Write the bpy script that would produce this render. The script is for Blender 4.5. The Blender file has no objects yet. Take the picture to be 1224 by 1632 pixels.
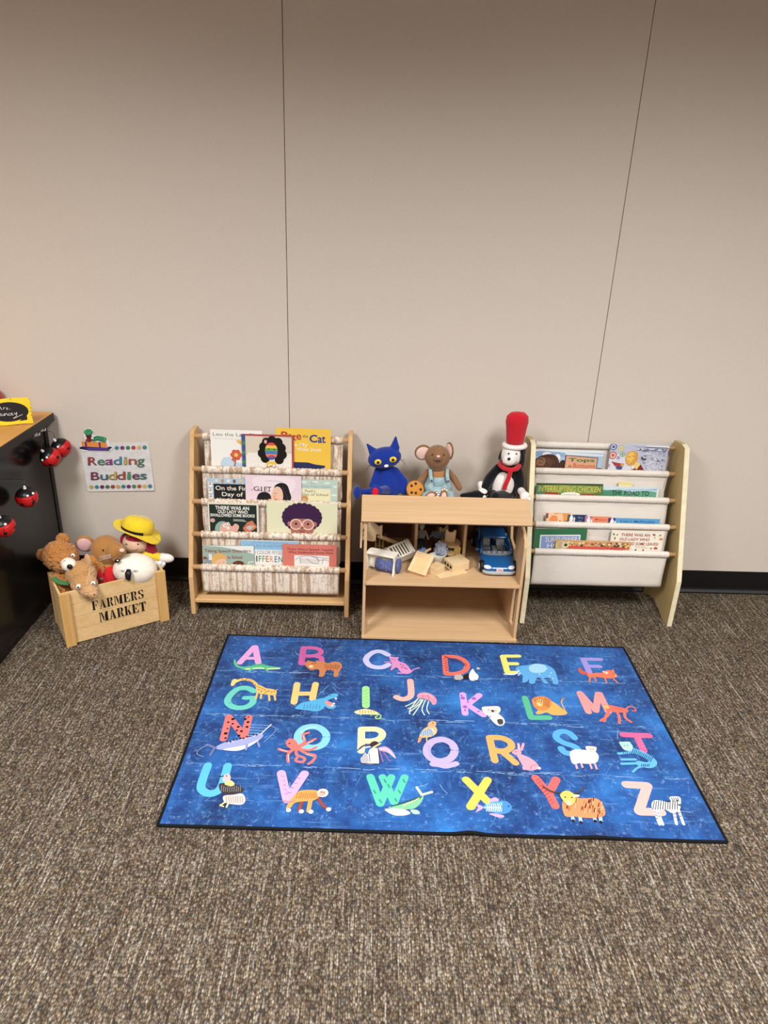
import bpy, bmesh, math, random
from math import sin, cos, pi, radians, sqrt
from mathutils import Vector as V, Matrix, Euler, noise
from mathutils.geometry import tessellate_polygon
random.seed(7)
S = bpy.context.scene
COL = S.collection

def lin(h):
    h = h.lstrip('#')
    out = []
    for i in (0, 2, 4):
        c = int(h[i:i+2], 16) / 255
        out.append(c / 12.92 if c <= 0.04045 else ((c + 0.055) / 1.055) ** 2.4)
    return (out[0], out[1], out[2], 1.0)

# ------------------------------------------------------------------ materials
class NT:
    def __init__(s, name):
        s.m = bpy.data.materials.new(name); s.m.use_nodes = True
        s.t = s.m.node_tree; s.b = s.t.nodes['Principled BSDF']
        s.tc = None
    def n(s, typ, **k):
        x = s.t.nodes.new(typ)
        for a, b in k.items():
            if a.startswith('_'): x.inputs[a[1:].replace('_', ' ')].default_value = b
            else: setattr(x, a, b)
        return x
    def l(s, a, b): s.t.links.new(a, b)
    def coord(s, scale=(1, 1, 1)):
        if s.tc is None: s.tc = s.n('ShaderNodeTexCoord')
        mp = s.n('ShaderNodeMapping'); mp.inputs['Scale'].default_value = scale
        s.l(s.tc.outputs['Object'], mp.inputs['Vector'])
        return mp.outputs['Vector']
    def noise(s, scale, vec=None, detail=3, rough=0.55):
        x = s.n('ShaderNodeTexNoise'); x.inputs['Scale'].default_value = scale
        x.inputs['Detail'].default_value = detail; x.inputs['Roughness'].default_value = rough
        s.l(vec or s.coord(), x.inputs['Vector'])
        return x.outputs['Fac']
    def ramp(s, fac, stops):
        x = s.n('ShaderNodeValToRGB'); e = x.color_ramp.elements
        while len(e) < len(stops): e.new(0.5)
        for i, (p, c) in enumerate(stops):
            e[i].position = p; e[i].color = lin(c) if isinstance(c, str) else (c, c, c, 1)
        s.l(fac, x.inputs['Fac'])
        return x.outputs['Color']
    def mix(s, fac, a, b, mode='MIX'):
        x = s.n('ShaderNodeMix', data_type='RGBA', blend_type=mode)
        for sock, v in ((x.inputs[0], fac), (x.inputs[6], a), (x.inputs[7], b)):
            if isinstance(v, (int, float)): sock.default_value = v
            elif isinstance(v, str): sock.default_value = lin(v)
            else: s.l(v, sock)
        return x.outputs[2]
    def bump(s, h, strength, dist):
        x = s.n('ShaderNodeBump'); x.inputs['Strength'].default_value = strength
        x.inputs['Distance'].default_value = dist
        s.l(h, x.inputs['Height']); s.l(x.outputs['Normal'], s.b.inputs['Normal'])
    def base(s, c):
        if isinstance(c, str): s.b.inputs['Base Color'].default_value = lin(c)
        else: s.l(c, s.b.inputs['Base Color'])
    def fin(s, rough=0.6, spec=0.3, sheen=0, coat=0):
        s.b.inputs['Roughness'].default_value = rough
        s.b.inputs['Specular IOR Level'].default_value = spec
        s.b.inputs['Sheen Weight'].default_value = sheen
        s.b.inputs['Coat Weight'].default_value = coat
        return s.m

def plain(name, c, rough=0.5, spec=0.3, coat=0, var=0.06):
    t = NT(name)
    f = t.noise(40, detail=2)
    t.base(t.mix(t.ramp(f, [(0.3, 0.0), (0.7, 1.0)]), c, shade(c, 1 - var)))
    return t.fin(rough, spec, coat=coat)

def shade(h, k):
    h = h.lstrip('#')
    return '%02X%02X%02X' % tuple(min(255, int(int(h[i:i+2], 16) * k)) for i in (0, 2, 4))

def plush(name, c, pile=900, depth=0.0012, strength=0.6, var=0.16):
    t = NT(name)
    f = t.noise(pile, detail=2); g = t.noise(45, detail=2)
    a = t.mix(t.ramp(f, [(0.3, 0.0), (0.7, 1.0)]), shade(c, 1 - var), shade(c, 1 + var * 0.5))
    t.base(t.mix(t.ramp(g, [(0.35, 0.0), (0.7, 0.35)]), a, shade(c, 0.86)))
    t.bump(f, strength, depth)
    return t.fin(0.95, 0.1, sheen=0.25)

def wood(name, c1, c2, axis=0, scale=1.0, rough=0.45):
    t = NT(name)
    sc = [26 * scale] * 3; sc[axis] = 1.6 * scale
    f = t.noise(1.4, t.coord(sc), detail=5, rough=0.6)
    sc2 = [190 * scale] * 3; sc2[axis] = 5 * scale
    g = t.noise(1.0, t.coord(sc2), detail=2)
    a = t.ramp(f, [(0.3, c1), (0.52, shade(c1, 0.97)), (0.72, c2)])
    t.base(t.mix(t.ramp(g, [(0.42, 0.0), (0.75, 0.3)]), a, shade(c2, 0.85)))
    t.bump(g, 0.12, 0.0004)
    return t.fin(rough, 0.35)

def cloth(name, c, weave=1400, var=0.1, wr=0.35):
    t = NT(name)
    f = t.noise(weave, detail=1); g = t.noise(14, detail=3)
    t.base(t.mix(t.ramp(f, [(0.3, 0.0), (0.7, 1.0)]), shade(c, 1 - var), c))
    x = t.n('ShaderNodeMath', operation='ADD')
    m2 = t.n('ShaderNodeMath', operation='MULTIPLY'); m2.inputs[1].default_value = 6
    t.l(g, m2.inputs[0]); t.l(m2.outputs[0], x.inputs[0]); t.l(f, x.inputs[1])
    t.bump(x.outputs[0], wr, 0.0016)
    return t.fin(0.9, 0.15, sheen=0.1)

def printed(name, rough=0.32, spec=0.4, val=0.86):
    t = NT(name)
    a = t.n('ShaderNodeAttribute', attribute_name='Col')
    hs = t.n('ShaderNodeHueSaturation'); hs.inputs['Saturation'].default_value = 0.93; hs.inputs['Value'].default_value = val
    t.l(a.outputs['Color'], hs.inputs['Color']); t.base(hs.outputs['Color'])
    return t.fin(rough, spec)

M = {}
M['print'] = printed('printed_paper')
M['print_matte'] = printed('printed_matte', 0.75, 0.2, 0.78)
M['pages'] = plain('book_pages', 'EFE9DC', 0.85, 0.2)
M['wood_left'] = wood('maple_left', 'D3AB78', 'C39861', 2)
M['wood_left_x'] = wood('maple_left_x', 'D3AB78', 'C59C66', 0)
M['wood_right'] = wood('birch_side', 'BFA673', 'B39863', 2, 0.6)
M['wood_rod'] = wood('dowel', 'CFA778', 'BF9460', 0)
M['edge_right'] = plain('pale_edge_band', 'E0D6B4', 0.5)
M['ply'] = wood('house_plywood', 'CDAB82', 'C5A077', 0, 0.7)
M['ply_y'] = wood('house_plywood_side', 'CDAA80', 'BC9367', 2, 0.7)
M['ply_roof'] = wood('house_roof_ply', 'C3A17C', 'B39066', 0, 0.5)
M['ply_shaded'] = wood('house_plywood_shaded', '6E4A36', '62402E', 0)  # same plywood, shade at the back of the upper rooms painted into the brown
M['crate'] = wood('pine_crate', 'DCB986', 'CDA76F', 0, 0.8)
M['crate_post'] = wood('pine_post', 'D0A468', 'C29456', 2, 0.8)
M['toy_wood'] = wood('toy_wood', 'DDBD8C', 'CDA874', 0, 2.0)
M['toy_wood2'] = wood('toy_wood_pale', 'E2C79C', 'D4B386', 0, 2.0)
M['toy_white'] = plain('white_paint', 'EDE7DA', 0.45)
M['black'] = plain('black_felt', '141416', 0.8, 0.1)
M['white'] = plain('white_bits', 'F2EFEA', 0.55)
M['metal'] = plain('wire', '4A4A4C', 0.35, 0.6)
def canvas():
    t = NT('natural_canvas')
    f = t.noise(1500, detail=1); g = t.noise(9, detail=4)
    t.base(t.mix(t.ramp(f, [(0.3, 0.0), (0.7, 1.0)]), 'D2CAC0', 'DED6CC'))
    m2 = t.n('ShaderNodeMath', operation='MULTIPLY_ADD'); m2.inputs[1].default_value = 9
    t.l(g, m2.inputs[0]); t.l(f, m2.inputs[2]); t.bump(m2.outputs[0], 0.4, 0.0016)
    return t.fin(0.92, 0.1)
M['canvas'] = canvas()
def birch():
    t = NT('birch_print_fabric')
    a = t.noise(1.0, t.coord((75, 75, 2.2)), detail=3, rough=0.6)
    b = t.noise(1.0, t.coord((210, 210, 7)), detail=2)
    tw = t.noise(1.0, t.coord((42, 42, 19)), detail=1.5)
    tw2 = t.noise(1.0, t.coord((60, 20, 33)), detail=1)
    c = t.mix(t.ramp(a, [(0.48, 0.0), (0.58, 0.9)]), 'E4D6C7', 'AE947C')
    c = t.mix(t.ramp(b, [(0.55, 0.0), (0.75, 0.5)]), c, '9C8068')
    for q in (tw, tw2): c = t.mix(t.ramp(q, [(0.48, 0.0), (0.495, 0.5), (0.503, 0.5), (0.52, 0.0)]), c, '8A705C')
    t.base(c)
    t.bump(t.noise(11, detail=3), 0.4, 0.006)
    return t.fin(0.9, 0.12)
M['birch'] = birch()

# ------------------------------------------------------------------ mesh helpers
class MB:
    def __init__(s): s.bm = bmesh.new()
    def box(s, a, b, mat=None, mi=0):
        a, b = V(a), V(b)
        r = bmesh.ops.create_cube(s.bm, size=1.0)
        c = (a + b) / 2; d = b - a
        for v in r['verts']:
            p = V((v.co.x * d.x, v.co.y * d.y, v.co.z * d.z)) + c
            v.co = mat @ p if mat else p
        if mi:
            for v in r['verts']:
                for f in v.link_faces: f.material_index = mi
        return s
    def obox(s, c, size, rot=(0, 0, 0)):
        m = Matrix.Translation(c) @ Euler(rot).to_matrix().to_4x4()
        h = V(size) / 2
        return s.box(-h, h, m)
    def tube(s, pts, rad, n=10, cap=True, flat=None):
        pts = [V(p) for p in pts]
        if not isinstance(rad, (list, tuple)): rad = [rad] * len(pts)
        rings = []; up = None
        for i, p in enumerate(pts):
            d = (pts[min(i + 1, len(pts) - 1)] - pts[max(i - 1, 0)]).normalized()
            if up is None:
                up = V((0, 0, 1)) if abs(d.z) < 0.9 else V((0, 1, 0))
            x = d.cross(up).normalized(); up = x.cross(d).normalized()
            rings.append([s.bm.verts.new(p + (x * cos(2 * pi * k / n) + up * sin(2 * pi * k / n) * (flat or 1)) * rad[i]) for k in range(n)])
        for a, b in zip(rings, rings[1:]):
            for k in range(n): s.bm.faces.new((a[k], a[(k + 1) % n], b[(k + 1) % n], b[k]))
        if cap:
            s.bm.faces.new(rings[0][::-1]); s.bm.faces.new(rings[-1])
        return s
    def cyl(s, a, b, r, r2=None, n=20):
        return s.tube([a, b], [r, r if r2 is None else r2], n)
    def ell(s, c, r, rot=(0, 0, 0), seg=20):
        q = bmesh.ops.create_uvsphere(s.bm, u_segments=seg, v_segments=max(8, seg * 2 // 3), radius=1.0)
        m = Matrix.Translation(c) @ Euler(rot).to_matrix().to_4x4() @ Matrix.Diagonal((r[0], r[1], r[2], 1))
        for v in q['verts']: v.co = m @ v.co
        return s
    def prism(s, prof, x0, x1, holes=(), axis='x'):
        loops = [list(prof)] + [list(h) for h in holes]
        f = {'x': lambda p, t: (t, p[0], p[1]), 'y': lambda p, t: (p[0], t, p[1]), 'z': lambda p, t: (p[0], p[1], t)}[axis]
        A = []; B = []
        flat = [p for lp in loops for p in lp]
        A = [s.bm.verts.new(f(p, x0)) for p in flat]; B = [s.bm.verts.new(f(p, x1)) for p in flat]
        tris = tessellate_polygon([[V((p[0], p[1], 0)) for p in lp] for lp in loops])
        for t in tris:
            s.bm.faces.new([A[i] for i in t]); s.bm.faces.new([B[i] for i in reversed(t)])
        o = 0
        for lp in loops:
            n = len(lp)
            for i in range(n):
                j = (i + 1) % n
                s.bm.faces.new((A[o + i], A[o + j], B[o + j], B[o + i]))
            o += n
        bmesh.ops.recalc_face_normals(s.bm, faces=s.bm.faces)
        return s
    def grid(s, f, nu, nv):
        vs = [[s.bm.verts.new(f(i / nu, j / nv)) for j in range(nv + 1)] for i in range(nu + 1)]
        for i in range(nu):
            for j in range(nv): s.bm.faces.new((vs[i][j], vs[i + 1][j], vs[i + 1][j + 1], vs[i][j + 1]))
        return s
    def lathe(s, prof, mat=None, n=28):
        rings = []
        for r, z in prof:
            rings.append([s.bm.verts.new((mat or Matrix()) @ V((r * cos(2 * pi * k / n), r * sin(2 * pi * k / n), z))) for k in range(n)])
        for a, b in zip(rings, rings[1:]):
            for k in range(n): s.bm.faces.new((a[k], a[(k + 1) % n], b[(k + 1) % n], b[k]))
        s.bm.faces.new(rings[0][::-1]); s.bm.faces.new(rings[-1])
        return s
    def build(s, name, mat, parent=None, smooth=False, bevel=0, seg=2, solid=0, sub=0):
        me = bpy.data.meshes.new(name)
        bmesh.ops.recalc_face_normals(s.bm, faces=s.bm.faces)
        s.bm.to_mesh(me); s.bm.free()
        o = bpy.data.objects.new(name, me); COL.objects.link(o)
        for m in (mat if isinstance(mat, list) else [mat]): me.materials.append(m)
        if smooth: me.polygons.foreach_set('use_smooth', [True] * len(me.polygons))
        if parent: adopt(o, parent)
        if solid:
            md = o.modifiers.new('thickness', 'SOLIDIFY'); md.thickness = solid; md.offset = 0
        if bevel:
            md = o.modifiers.new('bevel', 'BEVEL'); md.width = bevel; md.segments = seg; md.limit_method = 'ANGLE'
            md.harden_normals = False
        if sub:
            md = o.modifiers.new('sub', 'SUBSURF'); md.levels = sub; md.render_levels = sub
        return o

def adopt(o, p):
    o.parent = p
    m = p.matrix_basis.copy(); q = p.parent
    inv = m.inverted() if q is None else Matrix()
    if q is None:
        o.matrix_parent_inverse = inv

def tag(o, label, cat, group=None, kind=None):
    o['label'] = label; o['category'] = cat
    if group: o['group'] = group
    if kind: o['kind'] = kind
    return o
def thing(name, label, cat, loc, group=None):
    o = bpy.data.objects.new(name, None); COL.objects.link(o)
    o.location = loc; o.empty_display_size = 0.05
    return tag(o, label, cat, group)
def struct(o): o['kind'] = 'structure'; return o

def bake(o):
    dg = bpy.context.evaluated_depsgraph_get(); dg.update()
    me = bpy.data.meshes.new_from_object(o.evaluated_get(dg))
    old = o.data; o.modifiers.clear(); o.data = me
    bpy.data.meshes.remove(old)
    return o

def blob(name, mats, parent, ells=(), caps=(), voxel=0.004, it=6, regions=None, disp=0, dscale=60, keep=None):
    """one continuous soft body grown from overlapping rounded masses"""
    b = MB()
    for e in ells: b.ell(*e)
    for c in caps:
        p0, p1, r0, r1 = c
        p0, p1 = V(p0), V(p1); n = 6
        b.tube([p0.lerp(p1, i / n) for i in range(n + 1)], [r0 + (r1 - r0) * i / n for i in range(n + 1)], 16)
        b.ell(p0, (r0,) * 3, seg=16); b.ell(p1, (r1,) * 3, seg=16)
    o = b.build(name, mats, None, True)
    r = o.modifiers.new('r', 'REMESH'); r.mode = 'VOXEL'; r.voxel_size = voxel; r.use_smooth_shade = True
    sm = o.modifiers.new('s', 'SMOOTH'); sm.iterations = it; sm.factor = 0.5
    bake(o)
    me = o.data
    if disp:
        for v in me.vertices:
            d = noise.noise(v.co * dscale) * 0.6 + noise.noise(v.co * dscale * 2.3) * 0.4
            v.co += v.normal * d * disp
    me.polygons.foreach_set('use_smooth', [True] * len(me.polygons))
    if regions:
        for p in me.polygons:
            p.material_index = regions(p.center)
    if parent: adopt(o, parent)
    return o

def patch(name, mat, parent, target, test, off=0.0012):
    """a felt piece sewn on: the faces of a body inside the test area, lifted off it by a millimetre"""
    me = target.data
    b = bmesh.new(); b.from_mesh(me)
    kill = [f for f in b.faces if not test(f.calc_center_median(), f.normal)]
    bmesh.ops.delete(b, geom=kill, context='FACES')
    for v in b.verts: v.normal_update()
    for v in b.verts: v.co += v.normal * off
    m2 = bpy.data.meshes.new(name); b.to_mesh(m2); b.free()
    m2.materials.clear(); m2.materials.append(mat)
    m2.polygons.foreach_set('material_index', [0] * len(m2.polygons))
    m2.polygons.foreach_set('use_smooth', [True] * len(m2.polygons))
    o = bpy.data.objects.new(name, m2); COL.objects.link(o)
    sd = o.modifiers.new('t', 'SOLIDIFY'); sd.thickness = 0.0012; sd.offset = 0
    if parent: adopt(o, parent)
    return o

# ------------------------------------------------------------------ flat printed art
FONT = {}
def glyph_mesh(txt, bold):
    key = (txt, bold)
    if key in FONT: return FONT[key]
    cu = bpy.data.curves.new('t', 'FONT'); cu.body = txt; cu.size = 1.0; cu.offset = bold; cu.resolution_u = 3
    o = bpy.data.objects.new('t', cu); COL.objects.link(o)
    dg = bpy.context.evaluated_depsgraph_get(); dg.update()
    me = bpy.data.meshes.new_from_object(o.evaluated_get(dg))
    vs = [(v.co.x, v.co.y) for v in me.vertices]; fs = [tuple(p.vertices) for p in me.polygons]
    bpy.data.objects.remove(o); bpy.data.curves.remove(cu); bpy.data.meshes.remove(me)
    FONT[key] = (vs, fs)
    return FONT[key]

class Art:
    """flat printing: coloured shapes laid on a surface through a map (x, y, lift) -> point"""
    def __init__(s, bm, fmap, lift=0.00008, mi=0):
        s.bm = bm; s.f = fmap; s.h = lift; s.d = lift; s.mi = mi
        s.col = bm.loops.layers.float_color.get('Col') or bm.loops.layers.float_color.new('Col')
        s.clip = None
    def _faces(s, pts, faces, c):
        if s.clip:
            x0, y0, x1, y1 = s.clip
            pts = [(min(max(p[0], x0), x1), min(max(p[1], y0), y1)) for p in pts]
        vs = [s.bm.verts.new(s.f(x, y, s.h)) for x, y in pts]
        c = lin(c) if isinstance(c, str) else c
        for f in faces:
            a = [pts[i] for i in f]
            ar = sum(a[i][0] * a[(i + 1) % len(a)][1] - a[(i + 1) % len(a)][0] * a[i][1] for i in range(len(a)))
            if abs(ar) < 1e-9: continue
            try: fc = s.bm.faces.new([vs[i] for i in f])
            except ValueError: continue
            fc.material_index = s.mi
            for lp in fc.loops: lp[s.col] = c
        s.h += s.d
    def poly(s, c, pts, smooth=0):
        if smooth: pts = spline(pts, True, smooth)
        t = tessellate_polygon([[V((p[0], p[1], 0)) for p in pts]])
        s._faces(pts, t, c)
    def rect(s, c, x0, y0, x1, y1): s.poly(c, [(x0, y0), (x1, y0), (x1, y1), (x0, y1)])
    def dot(s, c, x, y, r, ry=None, n=18, rot=0):
        ry = ry or r
        pts = []
        for k in range(n):
            a, b = r * cos(2 * pi * k / n), ry * sin(2 * pi * k / n)
            pts.append((x + a * cos(rot) - b * sin(rot), y + a * sin(rot) + b * cos(rot)))
        s._faces(pts, [tuple(range(n))], c)
    def line(s, c, w, pts, smooth=0, cap=True):
        if smooth and len(pts) > 2: pts = spline(pts, False, smooth)
        r = w / 2; n = len(pts)
        runs = [[pts[0]]]
        for i in range(1, n):
            runs[-1].append(pts[i])
            if i < n - 1:
                a = math.atan2(pts[i][1] - pts[i-1][1], pts[i][0] - pts[i-1][0]); b = math.atan2(pts[i+1][1] - pts[i][1], pts[i+1][0] - pts[i][0])
                d = abs((b - a + pi) % (2 * pi) - pi)
                if d > 0.9: runs.append([pts[i]])
        for run in runs:
            P = []; F = []; m = len(run)
            for i, (x, y) in enumerate(run):
                x0, y0 = run[max(i - 1, 0)]; x1, y1 = run[min(i + 1, m - 1)]
                L = math.hypot(x1 - x0, y1 - y0) or 1
                nx, ny = -(y1 - y0) / L, (x1 - x0) / L
                P += [(x + nx * r, y + ny * r), (x - nx * r, y - ny * r)]
            for i in range(m - 1): F.append((2*i, 2*i+1, 2*i+3, 2*i+2))
            if cap and not (len(runs) == 1 and math.hypot(run[0][0] - run[-1][0], run[0][1] - run[-1][1]) < r * .2):
                for e, sgn in ((0, -1), (m - 1, 1)):
                    x, y = run[e]; L0 = V((P[2*e][0] - x, P[2*e][1] - y))
                    base = math.atan2(L0.y, L0.x); k0 = len(P)
                    idx = [2*e]
                    for k in range(1, 7):
                        a = base - sgn * pi * k / 7
                        P.append((x + r * cos(a), y + r * sin(a))); idx.append(len(P) - 1)
                    idx.append(2*e + 1)
                    F.append(tuple(idx))
            s._faces(P, F, c)
    def text(s, t, x0, x1, ytop, ybase, c, bold=0.0, slant=0.0, arc=0.0):
        """letters fitted between x0 and x1, capitals between ytop and ybase"""
        vs, fs = glyph_mesh(t, bold * 0.5 if bold > 0 else bold)
        if not vs: return
        a = min(v[0] for v in vs); b = max(v[0] for v in vs)
        k = (x1 - x0) / (b - a); q = (ybase - ytop) / 0.73
        out = []
        for x, y in vs:
            u = (x - a) / (b - a)
            out.append((x0 + (x - a) * k + slant * y * q, ybase - y * q - arc * 4 * u * (1 - u)))
        s._faces(out, fs, c)

def spline(pts, closed, k):
    out = []; n = len(pts)
    rng = range(n) if closed else range(n - 1)
    for i in rng:
        g = (lambda j: pts[j % n]) if closed else (lambda j: pts[min(max(j, 0), n - 1)])
        p0, p1, p2, p3 = g(i - 1), g(i), g(i + 1), g(i + 2)
        for t in range(k):
            t = t / k
            out.append(tuple(0.5 * (2 * p1[d] + (p2[d] - p0[d]) * t + (2 * p0[d] - 5 * p1[d] + 4 * p2[d] - p3[d]) * t * t + (3 * p1[d] - p0[d] - 3 * p2[d] + p3[d]) * t ** 3) for d in (0, 1)))
    if not closed: out.append(tuple(pts[-1]))
    return out

# ------------------------------------------------------------------ the room
def wall_mat():
    t = NT('woven_wall_panel')
    f = t.noise(420, detail=3, rough=0.7); g = t.noise(110, detail=3)
    c = t.ramp(f, [(0.32, 'C2B8AC'), (0.5, 'CEC4B9'), (0.68, 'D8CFC5')])
    t.base(t.mix(t.ramp(g, [(0.35, 0.0), (0.7, 0.35)]), c, 'C6BBAF'))
    t.bump(f, 0.5, 0.0012)
    return t.fin(0.85, 0.2)
def carpet_mat():
    t = NT('ribbed_loop_carpet')
    v = t.n('ShaderNodeTexVoronoi'); v.inputs['Scale'].default_value = 1.0; v.inputs['Randomness'].default_value = 0.75
    t.l(t.coord((205, 130, 1)), v.inputs['Vector'])
    sep = t.n('ShaderNodeSeparateColor'); t.l(v.outputs['Color'], sep.inputs[0])
    cell = t.ramp(sep.outputs[0], [(0.0, '40362D'), (0.2, '605446'), (0.45, '7A6C5B'), (0.72, '928370'), (0.9, 'B5A791'), (1.0, 'C6BCAC')])
    hue = t.ramp(sep.outputs[1], [(0.0, '6A4E36'), (0.16, '6A4E36'), (0.2, '4C5056'), (0.34, '4C5055'), (0.38, '78695A'), (0.8, '7A6C59'), (0.93, '7A5E3A'), (1.0, '5E4038')])
    c = t.mix(0.45, cell, hue)
    streak = t.noise(1.0, t.coord((120, 5.0, 1)), detail=2, rough=0.7)
    c = t.mix(t.ramp(streak, [(0.56, 0.0), (0.66, 0.8)]), c, 'B4AA9C')
    dk = t.noise(1.0, t.coord((130, 9, 1)), detail=2)
    c = t.mix(t.ramp(dk, [(0.5, 0.0), (0.66, 0.6)]), c, '453B33')
    gap = t.ramp(v.outputs['Distance'], [(0.3, 0.0), (0.75, 0.8)])
    c = t.mix(gap, c, '1E1916')
    wv = t.n('ShaderNodeTexWave', bands_direction='X'); wv.inputs['Scale'].default_value = 29; wv.inputs['Distortion'].default_value = 1.2; wv.inputs['Detail'].default_value = 1
    t.l(t.coord(), wv.inputs['Vector'])
    c = t.mix(t.ramp(wv.outputs['Fac'], [(0.05, 0.32), (0.45, 0.0)]), c, '2A231E')
    t.base(c)
    t.bump(t.ramp(v.outputs['Distance'], [(0.0, 1.0), (0.8, 0.0)]), 0.9, 0.004)
    return t.fin(0.95, 0.1)
def ceil_mat():
    t = NT('ceiling_tile'); f = t.noise(300); t.base(t.mix(f, 'D8D5CE', 'E4E2DC')); return t.fin(0.9, 0.1)

X0, X1, Y0 = -2.6, 4.2, -6.2
H = 2.74
b = MB(); b.box((X0, Y0, -0.05), (X1, 0.02, 0)); struct(b.build('floor', carpet_mat()))
wm = wall_mat()
b = MB()
gap = 0.0022
xs = [X0, -1.5365, -0.3155, 0.9055, 2.1265, 3.3475, X1]
for a, c in zip(xs, xs[1:]): b.box((a + gap / 2, 0, 0), (c - gap / 2, 0.012, H))
b.box((X0, 0.012, 0), (X1, 0.06, H), mi=1)
struct(b.build('wall_back', [wm, plain('seam_dark', '4A3D30', 0.9)], bevel=0.0012, seg=2))
for nm, a, c in (('wall_left', (X0 - 0.06, Y0, 0), (X0, 0.06, H)), ('wall_right', (X1, Y0, 0), (X1 + 0.06, 0.06, H)), ('wall_front', (X0, Y0 - 0.06, 0), (X1, Y0, H))):
    b = MB(); b.box(a, c); struct(b.build(nm, wm))
b = MB(); b.box((X0, Y0, H), (X1, 0.06, H + 0.05)); struct(b.build('ceiling', ceil_mat()))
b = MB()
prof = [(0, 0), (-0.013, 0), (-0.0125, 0.006), (-0.006, 0.016), (-0.004, 0.024), (-0.0035, 0.107), (0, 0.1085)]
b.prism(prof, X0, X1)
struct(b.build('baseboard_back', plain('black_vinyl', '0E0D0F', 0.45, 0.4)))

# ------------------------------------------------------------------ desk
DX = -1.284
desk = thing('office_desk', 'black desk with oak-coloured top against the wall beside the wooden crate', 'desk', (-1.75, -0.45, 0))
dk = NT('black_laminate'); dk.base('141212'); dkm = dk.fin(0.2, 0.32)
b = MB(); b.box((DX - 0.03, -0.80, 0.0), (DX, -0.052, 0.718)); b.build('side_panel', dkm, desk, bevel=0.002)
b = MB(); b.box((DX - 0.034, -0.045, 0.0), (DX + 0.002, -0.016, 0.718)); b.build('back_rail', dkm, desk, bevel=0.003)
b = MB(); b.box((-2.4, -0.075, 0.2), (DX - 0.03, -0.055, 0.718)); b.build('modesty_panel', dkm, desk, bevel=0.002)
b = MB(); b.box((-2.4, -0.80, 0.0), (-2.37, -0.05, 0.718)); b.build('side_panel', dkm, desk, bevel=0.002)
def rrect(x0, y0, x1, y1, r, n=5):
    out = []
    for cx, cy, a0 in ((x1 - r, y1 - r, 0), (x0 + r, y1 - r, 90), (x0 + r, y0 + r, 180), (x1 - r, y0 + r, 270)):
        for k in range(n + 1):
            a = radians(a0 + 90 * k / n); out.append((cx + r * cos(a), cy + r * sin(a)))
    return out
b = MB(); b.prism(rrect(-2.45, -0.84, -1.243, -0.012, 0.02), 0.718, 0.7485, axis='z')
b.build('edge_band', plain('black_edge', '1B1A1B', 0.4), desk, bevel=0.003)
b = MB(); b.prism(rrect(-2.447, -0.837, -1.2475, -0.0165, 0.018), 0.7487, 0.7502, axis='z')
b.build('desk_top', wood('oak_laminate', 'D39A55', 'C58A48', 1, 0.6, 0.4), desk)

# desk sign
def quadmap(o, ux, uy, n): return lambda x, y, h: V(o) + V(ux) * x + V(uy) * y + V(n) * h
sg = thing('name_plate', 'yellow name plate with a dark chalkboard oval standing on the desk', 'sign', (-1.31, -0.20, 0.7502))
u = V((0.115, 0.045, 0)).normalized(); nn = V((u.y, -u.x, 0)); up = (V((0, 0, 1)) - nn * 0.12).normalized()
nf = u.cross(up) ; nf = nf if nf.y < 0 else -nf
o0 = V((-1.252, -0.186, 0.7515))
W_, H_ = 0.165, 0.098
bm = bmesh.new(); fm = lambda x, y, h: o0 + u * (x - W_) + up * y + nf * h
pts = [(0, 0.004), (W_ * 0.4, 0.0), (W_ * 0.8, 0.003), (W_, 0.001), (W_ - 0.002, H_ * 0.3), (W_ + 0.001, H_ * 0.6), (W_ - 0.004, H_), (W_ * 0.6, H_ + 0.002), (W_ * 0.3, H_ - 0.002), (0, H_)]
mb = MB(); mb.bm = bm
A = [bm.verts.new(fm(x, y, 0)) for x, y in pts]; B = [bm.verts.new(fm(x, y, -0.012)) for x, y in pts]
bm.faces.new(A); bm.faces.new(B[::-1])
for i in range(len(pts)): j = (i + 1) % len(pts); bm.faces.new((A[i], B[i], B[j], A[j]))
mb.build('plate', plain('yellow_paint', 'F0CF2E', 0.5), sg, bevel=0.0015)
bm = bmesh.new(); art = Art(bm, fm); art.h = 0.0006
cx, cy = 0.088, 0.05
art.dot('2A2828', cx, cy, 0.066, 0.036, 32)
art.poly('2A2828', [(cx + 0.03, cy - 0.036), (cx + 0.058, cy - 0.033), (cx + 0.058, cy - 0.015)])
wh = 'D9D6D0'
art_o = art.f; art.f = lambda x, y, h: art_o(x + 0.014, y, h)
art.line(wh, 0.0022, [(.035, .06), (.04, .07), (.043, .06), (.048, .07), (.052, .06)], 4)
art.line(wh, 0.0018, [(.058, .06), (.06, .067), (.064, .066)], 3); art.line(wh, 0.0018, [(.072, .066), (.068, .064), (.073, .061), (.069, .059)], 3); art.dot(wh, .079, .06, .0012)
art.line(wh, 0.0022, [(.028, .036), (.034, .05), (.037, .038), (.043, .05), (.047, .037)], 4)
art.line(wh, 0.0018, [(.05, .045), (.052, .038), (.057, .039), (.058, .046), (.06, .038), (.063, .045), (.067, .044), (.069, .038)], 3)
art.line(wh, 0.0018, [(.077, .044), (.072, .043), (.072, .038), (.078, .038)], 3)
art.line(wh, 0.0018, [(.081, .041), (.086, .044), (.081, .045), (.082, .038), (.089, .039)], 3)
art.line(wh, 0.0018, [(.092, .046), (.095, .04), (.1, .047), (.097, .033), (.086, .026), (.094, .028), (.118, .038)], 4)
art.f = art_o
for x, y in ((0.012, H_ - .001), (.05, H_), (.1, H_ + .001), (W_ - .003, .035), (W_ - .004, .05), (W_ - .003, .062), (.03, .002), (.11, .002)):
    art.dot('4A3A10', x, y - .0015, 0.002, 0.0012)
mb = MB(); mb.bm = bm; mb.build('chalkboard', M['print_matte'], sg)

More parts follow.
